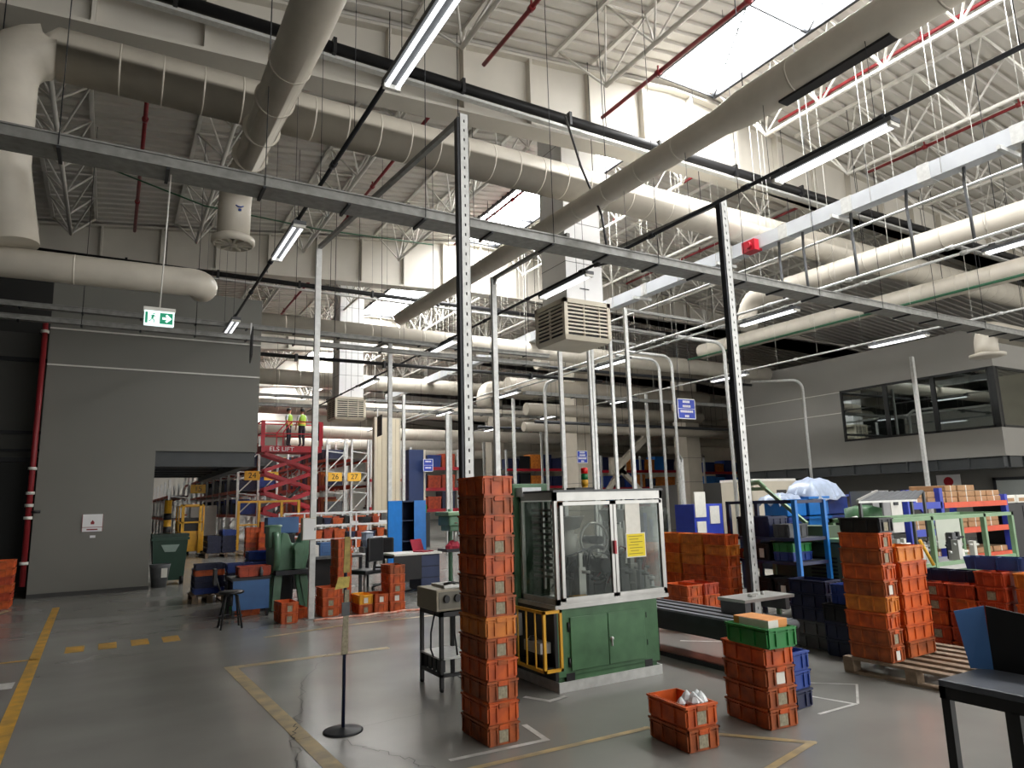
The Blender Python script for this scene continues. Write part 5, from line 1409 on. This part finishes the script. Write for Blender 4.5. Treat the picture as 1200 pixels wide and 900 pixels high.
# blue and orange pallet rack with brown parcels
t = thing('pallet_rack', 'blue and orange pallet rack stacked with brown parcels', 'rack', (12.3,7.2,0))
for (x, y) in ((0,0),(0,1.0),(3.4,0),(3.4,1.0)): MB().bx(x-.05, x+.05, y-.05, y+.05, 0, 1.68 if x < 1 else 1.55).build('upright', BLUERACK, t)
for (x, y) in ((1.05,0),): MB().bx(x-.05, x+.05, y-.05, y+.05, 0, 1.7).build('upright', BLUERACK, t)
for z in (.35,.85,1.33):
    MB().bx(0, 1.05, -.05, .0, z, z+.12).build('side_beam', BLUERACK, t)
    MB().bx(1.1, 3.4, -.06, .0, z, z+.10).build('beam', RACKO, t)
    MB().bx(0, 3.4, 0, 1.0, z+.06, z+.09).build('shelf', GREYP, t)
MB().bar((0,-.02,1.6),(1.0,-.02,.9), .04).build('brace', BLUERACK, t)
random.seed(5)
k = 0
for li, z in enumerate((.44,.94,1.42)):
    x = 12.42; n_ = 0
    while x < 15.4:
        wd = random.uniform(.35,.6); lay = (1,2,2)[li] + (1 if (li == 2 and 13.3 < x < 14.6) else 0)
        for q in range(lay):
            o = thing('parcel', 'brown paper parcel, %s layer, %s shelf of rack, %s from left' % (('lower','middle','upper')[q], ('low','middle','top')[li], ORD[n_] if n_ else 'first'), 'parcel', (x,7.22,z+q*.11), random.uniform(-.03,.03), 'brown parcels on the blue rack')
            MB().bx(0, wd, .02, .7, 0, .105).build('wrapping', CARD, o, bevel=.012)
            MB().bx(wd*.45, wd*.5, .015, .71, -.001+.002, .107).build('tape_band', PAPER, o)
        x += wd+.04; n_ += 1
for k, (x, z, w_, nm) in enumerate(((15.9,1.36,.5,'left'),(16.5,1.36,.55,'right'))):
    o = thing('box', 'flat white box on dark cabinet at right edge, %s one' % nm, 'box', (x,7.3,z))
    MB().bx(0, w_, 0, .5, 0, .16).build('carton', PAPER, o, bevel=.006); MB().bx(.05, w_-.05, -.004, 0, .03, .1).build('label', CARD, o)
t = thing('cabinet', 'black cabinet under white boxes at the right edge', 'cabinet', (15.8,7.25,0))
MB().bx(0, 1.5, 0, .6, 0, 1.36).build('body', BLACK, t); MB().bx(.74, .76, -.01, 0, .1, 1.3).build('door_gap', DARKST, t)
t = thing('box', 'pale grey lidded carton pile at the right edge below cabinet', 'box', (12.75,5.1,.0))
MB().bx(0, .8, 0, .5, .0, .95).build('carton', mat('pale_box',(170,160,148),.7,0,.1,4), t, bevel=.01); MB().bx(-.01, .81, -.01, .51, .86, .95).build('lid', mat('pale_box',(170,160,148)), t)

# ------------------------------------------------------------------ red scissor lift with two workers
LX, LY, PZ = 5.55, 31.0, 4.36
t = thing('scissor_lift', 'red scissor lift raised high with two workers on its platform', 'scissor lift', (LX,LY,0))
MB().bx(0, 2.6, 0, 1.2, PZ-.28, PZ).build('platform', RED, t)
MB().bx(.1, 2.5, .05, 1.15, .35, .75).build('chassis', RED, t)
for (x, y) in ((.4,0),(2.2,0),(.4,1.1),(2.2,1.1)): MB().tube([(x,y,.22),(x,y+.1,.22)], .22, 16).build('wheel', RUBBER, t)
rl = MB(); rh = 1.08
for (x, y) in ((0,0),(2.6,0),(0,1.2),(2.6,1.2),(.9,0),(.62,0)): rl.bar((x,y,PZ), (x,y,PZ+(rh if x in (0,2.6) else rh*.55)), .07 if x in (0,2.6) else .045)
for z in (rh,rh*.5): rl.bar((0,0,PZ+z),(2.6,0,PZ+z),.05).bar((0,1.2,PZ+z),(2.6,1.2,PZ+z),.05).bar((0,0,PZ+z),(0,1.2,PZ+z),.05).bar((2.6,0,PZ+z),(2.6,1.2,PZ+z),.05)
rl.bar((.62,0,PZ+.55),(1.05,0,PZ+1.06),.05).bar((.9,0,PZ+.6),(1.25,0,PZ+1.06),.05)
rl.bx(.0, .13, -.02, .1, PZ, PZ+rh)
rl.bx(2.47, 2.6, -.02, .1, PZ, PZ+rh)
rl.build('guard_rail', RED, t)
MB().bx(2.3, 2.55, .2, .6, PZ+.3, PZ+1.0).build('control_box', BLACK, t)
nlev = 4; zb_, ztop = .75, PZ-.28; hh = (ztop-zb_)/nlev
for k in range(nlev):
    for y in (.1, 1.0):
        MB().bar((.2,y,zb_+k*hh+.05), (2.35,y,zb_+(k+1)*hh-.05), .05, .15).build('scissor_arm', RED, t)
        MB().bar((2.35,y+.06,zb_+k*hh+.05), (.2,y+.06,zb_+(k+1)*hh-.05), .05, .15).build('scissor_arm', RED, t)
for k in range(nlev+1):
    for x in (.2,2.35): MB().tube([(x,.0,zb_+k*hh),(x,1.15,zb_+k*hh)], .06, 10).build('pivot', RED, t)
MB().bar((.4,.5,zb_+.3),(1.9,.5,zb_+2*hh+.3), .1).build('lift_cylinder', BLACK, t)
text_part('lettering', 'ELS LIFT', .26, (.85,-.012,PZ-.15), (PI/2,0,0), SIGNW, t, .005, 1.15)

def person(label, x, y, z, rz, arms, top_m, name='person'):
    """standing figure: one continuous skinned body; vest and hair as children"""
    t = thing(name, label, 'person', (x,y,z), rz)
    V = []; E = []; Rr = []
    def vtx(p, r): V.append(p); Rr.append(r); return len(V)-1
    pel = vtx((0,0,.93), (.15,.11)); wai = vtx((0,.01,1.08), (.14,.10)); che = vtx((0,.0,1.30), (.17,.115)); nb = vtx((0,.0,1.46), (.075,.07))
    nk = vtx((0,.01,1.53), (.055,.055)); hd = vtx((0,.02,1.62), (.085,.095)); ht = vtx((0,.015,1.70), (.075,.085))
    E += [(pel,wai),(wai,che),(che,nb),(nb,nk),(nk,hd),(hd,ht)]
    for s in (-1,1):
        h_ = vtx((.09*s,0,.86), (.10,.10)); k_ = vtx((.10*s,.015,.48), (.065,.07)); a_ = vtx((.105*s,-.02,.09), (.045,.05)); f_ = vtx((.115*s,.10,.045), (.045,.04))
        E += [(pel,h_),(h_,k_),(k_,a_),(a_,f_)]
    for s, (el, wr, ha) in zip((-1,1), arms):
        sh = vtx((.19*s,0,1.40), (.065,.065)); e_ = vtx(el, (.045,.045)); w_ = vtx(wr, (.03,.032)); hp = vtx(ha, (.036,.022))
        E += [(che,sh),(sh,e_),(e_,w_),(w_,hp)]
        d = (Vector(ha)-Vector(wr)).normalized(); side = d.cross(Vector((0,0,1))); side = side.normalized() if side.length > .1 else Vector((0,1,0))
        for q in (-1.3,-.45,.4,1.2):
            L_ = .075 if abs(q) < 1 else .06
            p1 = Vector(ha)+side*q*.015+d*.02; p2 = p1+d*L_*.6; p3 = p2+d*L_*.4+Vector((0,0,-.012))
            i1 = vtx(tuple(p1), (.011,.010)); i2 = vtx(tuple(p2), (.009,.009)); i3 = vtx(tuple(p3), (.008,.008)); E += [(hp,i1),(i1,i2),(i2,i3)]
        tb = Vector(wr)*.5+Vector(ha)*.5+side*.03; i1 = vtx(tuple(tb), (.012,.011)); i2 = vtx(tuple(tb+d*.04+side*.015), (.009,.009)); E += [(hp,i1),(i1,i2)]
    me = bpy.data.meshes.new('body'); me.from_pydata(V, E, [])
    o = bpy.data.objects.new('body', me); COL.objects.link(o)
    sk = o.modifiers.new('skin', 'SKIN'); sk.use_smooth_shade = True
    for i, r in enumerate(Rr): me.skin_vertices[0].data[i].radius = r
    me.skin_vertices[0].data[0].use_root = True
    ss = o.modifiers.new('sub', 'SUBSURF'); ss.levels = 1; ss.render_levels = 1
    bpy.context.view_layer.update()
    dg = bpy.context.evaluated_depsgraph_get()
    m2 = bpy.data.meshes.new_from_object(o.evaluated_get(dg))
    bpy.data.objects.remove(o)
    # face features: nose, brow and chin pulled out of the head surface
    for v in m2.vertices:
        c = v.co
        if 1.575 < c.z < 1.66 and abs(c.x) < .03 and c.y > .07: c.y += .022*(1-abs(c.z-1.61)/.05)
    for m in (TROUS, top_m, SKIN, BLACK): m2.materials.append(m)
    for p in m2.polygons:
        c = p.center
        if c.z < .10: p.material_index = 3
        elif c.z < .98 and abs(c.x) < .24 and not (abs(c.x) > .17 and c.z > .7): p.material_index = 0
        elif c.z > 1.47: p.material_index = 2
        elif abs(c.x) < .22 or c.z > 1.18: p.material_index = 1
        else: p.material_index = 2
        p.use_smooth = True
    o = bpy.data.objects.new('body', m2); COL.objects.link(o); o.parent = t
    # vest: open tube around the torso
    vs = MB(); rings = [(.95,.185,.145),(1.08,.178,.138),(1.2,.19,.145),(1.32,.205,.15),(1.42,.17,.125),(1.455,.12,.10)]
    n = 20; v = []; f = []
    for z_, a, b_ in rings:
        for j in range(n): v.append((a*math.cos(2*PI*j/n), .005+b_*math.sin(2*PI*j/n), z_))
    for i in range(len(rings)-1):
        for j in range(n): f.append((i*n+j, i*n+(j+1)%n, (i+1)*n+(j+1)%n, (i+1)*n+j))
    vs.add(v, f, 0, True); ve = vs.build('vest', VEST, t)
    bd = MB(); v = []; f = []
    for zz in (1.02,1.08):
        for j in range(n): v.append((.192*math.cos(2*PI*j/n), .005+.15*math.sin(2*PI*j/n), zz))
    for j in range(n): f.append((j,(j+1)%n,n+(j+1)%n,n+j))
    bd.add(v, f, 0, True).build('reflective_band', VESTB, ve)
    hr = MB(); v = []; f = []; n2 = 16; rr = [(0,.115),(.35,.11),(.7,.085),(1,.02)]
    prof = [(.098,.0),(.10,.04),(.09,.08),(.06,.112),(.01,.125)]
    for r, z_ in prof:
        for j in range(n2): v.append((r*.92*math.cos(2*PI*j/n2), .0+(r*1.05)*math.sin(2*PI*j/n2)-.01, 1.635+z_-(.05 if math.sin(2*PI*j/n2) < -.2 and z_ == 0 else 0)))
    for i in range(len(prof)-1):
        for j in range(n2): f.append((i*n2+j, i*n2+(j+1)%n2, (i+1)*n2+(j+1)%n2, (i+1)*n2+j))
    f.append(tuple((len(prof)-1)*n2+j for j in range(n2)))
    hr.add(v, f, 0, True).build('hair', HAIR, t)
    return t
person('worker in lime vest and dark trousers, elbow out, on left of lift platform', 6.78, 31.5, PZ, -2.2,
       [((-.40,-.05,1.22),(-.20,.10,1.06),(-.15,.14,1.03)), ((.27,.02,1.14),(.28,.12,.92),(.28,.15,.85))], SHIRT)
person('broader worker in lime vest facing away on right of lift platform', 7.35, 31.45, PZ, .5,
       [((-.27,.0,1.13),(-.26,.10,.90),(-.25,.12,.83)), ((.30,.02,1.14),(.22,.22,1.05),(.18,.27,1.05))], SHIRT)

# ------------------------------------------------------------------ high racks at the back
def pallet_rack_y(label, x0, x1, y0, y1, levels, h):
    """long rack running away from the camera; end frame faces the camera"""
    t = thing('pallet_rack', label, 'rack', (x0,y0,0))
    n = int((y1-y0)/2.8); W = x1-x0
    for k in range(n+1):
        yy = k*(y1-y0)/n
        u = MB().bx(-.05, .05, yy-.05, yy+.05, 0, h).bx(W-.05, W+.05, yy-.05, yy+.05, 0, h)
        z = .4
        while z < h-1:
            u.bar((0,yy,z),(W,yy,z+.9),.05); u.bar((W,yy,z+.9),(0,yy,z+1.0),.05); z += 1.0
        u.build('upright_frame', GALV, t)
    for z in levels:
        for x in (0, W): MB().bx(x-.04, x+.04, 0, y1-y0, z, z+.14).build('beam', RACKO, t)
        MB().bx(0, W, 0, y1-y0, z+.1, z+.13).build('shelf', GREYP, t)
    return t
def sign_plate(label, x, y, z, txt):
    t = thing('aisle_sign', label, 'sign', (x,y,z))
    MB().bx(-.34, .34, -.02, .01, -.21, .21).build('plate', SIGNY, t)
    if txt: text_part('number', txt, .36, (0,-.022,0), (PI/2,0,0), BLACK, t, .003)
pallet_rack_y('grey and orange high rack holding dark blue bins under aisle number 24', 5.1, 6.0, 34, 60, (1.3,2.4,3.5,4.6), 5.2)
pallet_rack_y('grey high rack behind the red lift scissors', 6.35, 7.25, 36, 60, (1.3,2.5,3.7), 5.0)
pallet_rack_y('high rack directly right of the lift holding mixed bins', 9.2, 10.1, 34, 60, (1.3,2.6,3.9), 5.0)
pallet_rack_y('high rack nearest the cream wall, right of the lift', 10.45, 11.3, 34, 60, (1.3,2.6,3.9), 5.0)
pallet_rack_y('grey rack seen through the passage opening below aisle number 15', 2.55, 3.45, 38, 60, (1.2,2.3), 3.2)
sign_plate('yellow aisle sign reading 24 left of the red lift', 5.62, 33.4, 3.18, '24')
sign_plate('yellow aisle sign half hidden behind the red scissor arms', 6.85, 35.4, 3.25, '25')
sign_plate('yellow aisle sign reading 26 right of the red lift', 9.45, 33.4, 3.10, '26')
sign_plate('yellow aisle sign reading 27 near the cream wall', 10.4, 33.4, 3.10, '27')
sign_plate('yellow aisle sign reading 15 under the grey cabin', 3.80, 37.6, 2.72, '15')
random.seed(9)
RK = [('rack24', 5.1, 34, (1.44,2.54,3.64), ['navy','navy','black','blue','navy'], 'the rack left of the lift'),
      ('rack26', 9.2, 34, (1.44,2.74,4.04), ['navy','deep red','grey','amber orange'], 'the rack right of the lift'),
      ('rack25', 6.35, 36, (1.44,2.64,3.84), ['grey','blue','navy','amber orange'], 'the rack behind the lift')]
for (nm, x0, y0, levels, cols, where) in RK:
    for li, z in enumerate(levels):
        yy = y0+.35; k = 0
        while yy < y0+14:
            c = random.choice(cols)
            simple_bin('storage_bin', '%s storage bin on %s shelf of %s' % (c, ('low','middle','top')[li], where), (x0+.45, yy, z+.0), .8, .48, random.uniform(.4,.75), CR[c], '%s bins, %s shelf of %s' % (c, ('low','middle','top')[li], where))
            yy += .58; k += 1
# pallet goods on the 27 rack: wrapped cartons
for k, (x, y, z, h) in enumerate(((11.85,34.6,-.14,1.3),(11.85,34.6,1.49,1.2),(11.85,34.6,2.89,1.4))):
    pos = ('lowest','middle','topmost')[int(k % 3)]
    simple = MB().bx(-.35, .35, -.4, .4, 0, h)
    o = thing('wrapped_load', '%s pale wrapped load in the %s column right of aisle number 27' % (pos, 'left' if k < 3 else 'right'), 'wrapped load', (x,y,z+.14))
    MB().bx(-.35, .35, -.4, .4, .1, h).build('wrapping', mat('wrapped_goods',(214,204,188),.4,0,.2,4), o, bevel=.03)
    MB().bx(-.37, .37, -.42, .42, 0, .1).build('pallet', WOOD, o)
t = thing('pallet_rack', 'orange beamed rack of pale wrapped loads right of aisle number 27', 'rack', (11.4,34.0,0))
for x in (.05,.85,1.7): MB().bx(x-.04, x+.04, 0, .1, 0, 5).build('upright', GALV, t)
for z in (1.47,2.87): MB().bx(0, 1.75, -.05, .05, z, z+.14).build('beam', RED, t); 
for z in (1.52,2.92): MB().bx(0, 1.75, .05, 1.0, z, z+.1).build('shelf', GREYP, t)
# racks across the back at right
def pallet_rack_x(label, x0, x1, y, levels, h, cols, where, bw):
    t = thing('pallet_rack', label, 'rack', (x0,y,0))
    n = max(1, int((x1-x0)/2.8)); W = x1-x0
    for k in range(n+1):
        x = k*W/n; MB().bx(x-.05, x+.05, -.05, .05, 0, h).bx(x-.05, x+.05, .95, 1.05, 0, h).build('upright_frame', GALV, t)
    for z in levels:
        MB().bx(0, W, -.06, .04, z, z+.15).build('beam', RED, t)
        MB().bx(0, W, 0, 1.0, z+.1, z+.14).build('shelf', GREYP, t)
    for li, z in enumerate(levels):
        x = x0+.15
        while x < x1-bw:
            c = random.choice(cols)
            simple_bin('storage_bin', '%s storage bin on %s shelf of %s' % (c, ('low','middle','high','top')[li], where), (x+bw/2, y+.45, z+.14), bw*.92, .8, random.uniform(.5,.85), CR[c], '%s bins, %s shelf of %s' % (c, ('low','middle','high','top')[li], where))
            x += bw
pallet_rack_x('red beamed rack of dark bins seen above the crate stack and machine', 19.4, 24.4, 34, (1.3,2.4,3.4), 4.6, ['navy','black','navy','amber orange'], 'the rack above the green machine', .75)
pallet_rack_x('red beamed rack of blue and amber bins right of the double post', 24.6, 30.5, 32, (1.2,2.2,3.2), 4.2, ['bright blue','blue','amber orange','navy'], 'the rack right of the double post', .8)
pallet_rack_x('red beamed rack of blue bins right of the beige column', 30.8, 34.8, 30, (1.2,2.1,3.0), 4.0, ['blue','bright blue','amber orange'], 'the rack right of the beige column', .8)
pallet_rack_x('red beamed rack of navy bins between navy panel and crate stack', 12.4, 15.4, 31, (1.3,2.3,3.3), 4.4, ['navy','blue','deep red'], 'the rack right of the navy panel', .75)
t = thing('water_tower_bins', 'white wrapped pallet goods beyond the order picker', 'wrapped load', (4.1,38,0))
t.name = 'wrapped_load'
MB().bx(-.6, .6, -.5, .5, .14, 1.9).build('wrapping', WHITE, t, bevel=.04); MB().bx(-.6, .6, -.5, .5, 0, .14).build('pallet', WOOD, t)
# yellow guard rails in front of the racks
t = thing('guard_rail', 'yellow guard rail in front of the high racks', 'guard rail', (4.6,30.2,0))
g = MB()
for x in (0,.8,1.7,2.4): g.bx(x-.05, x+.05, -.05, .05, 0, 2.0)
g.bx(0, 2.4, -.04, .04, 1.92, 2.0).bx(0, 2.4, -.03, .03, 1.0, 1.06)
g.build('rail', YEL, t)

# ------------------------------------------------------------------ daylight falling through the rooflights
def area(name, loc, sx, sy, power, rot=(0,0,0), col=(1,.98,.95)):
    l = bpy.data.lights.new(name, 'AREA'); l.shape = 'RECTANGLE'; l.size = sx; l.size_y = sy; l.energy = power; l.color = col
    o = bpy.data.objects.new(name, l); COL.objects.link(o); o.location = loc; o.rotation_euler = rot
    return o
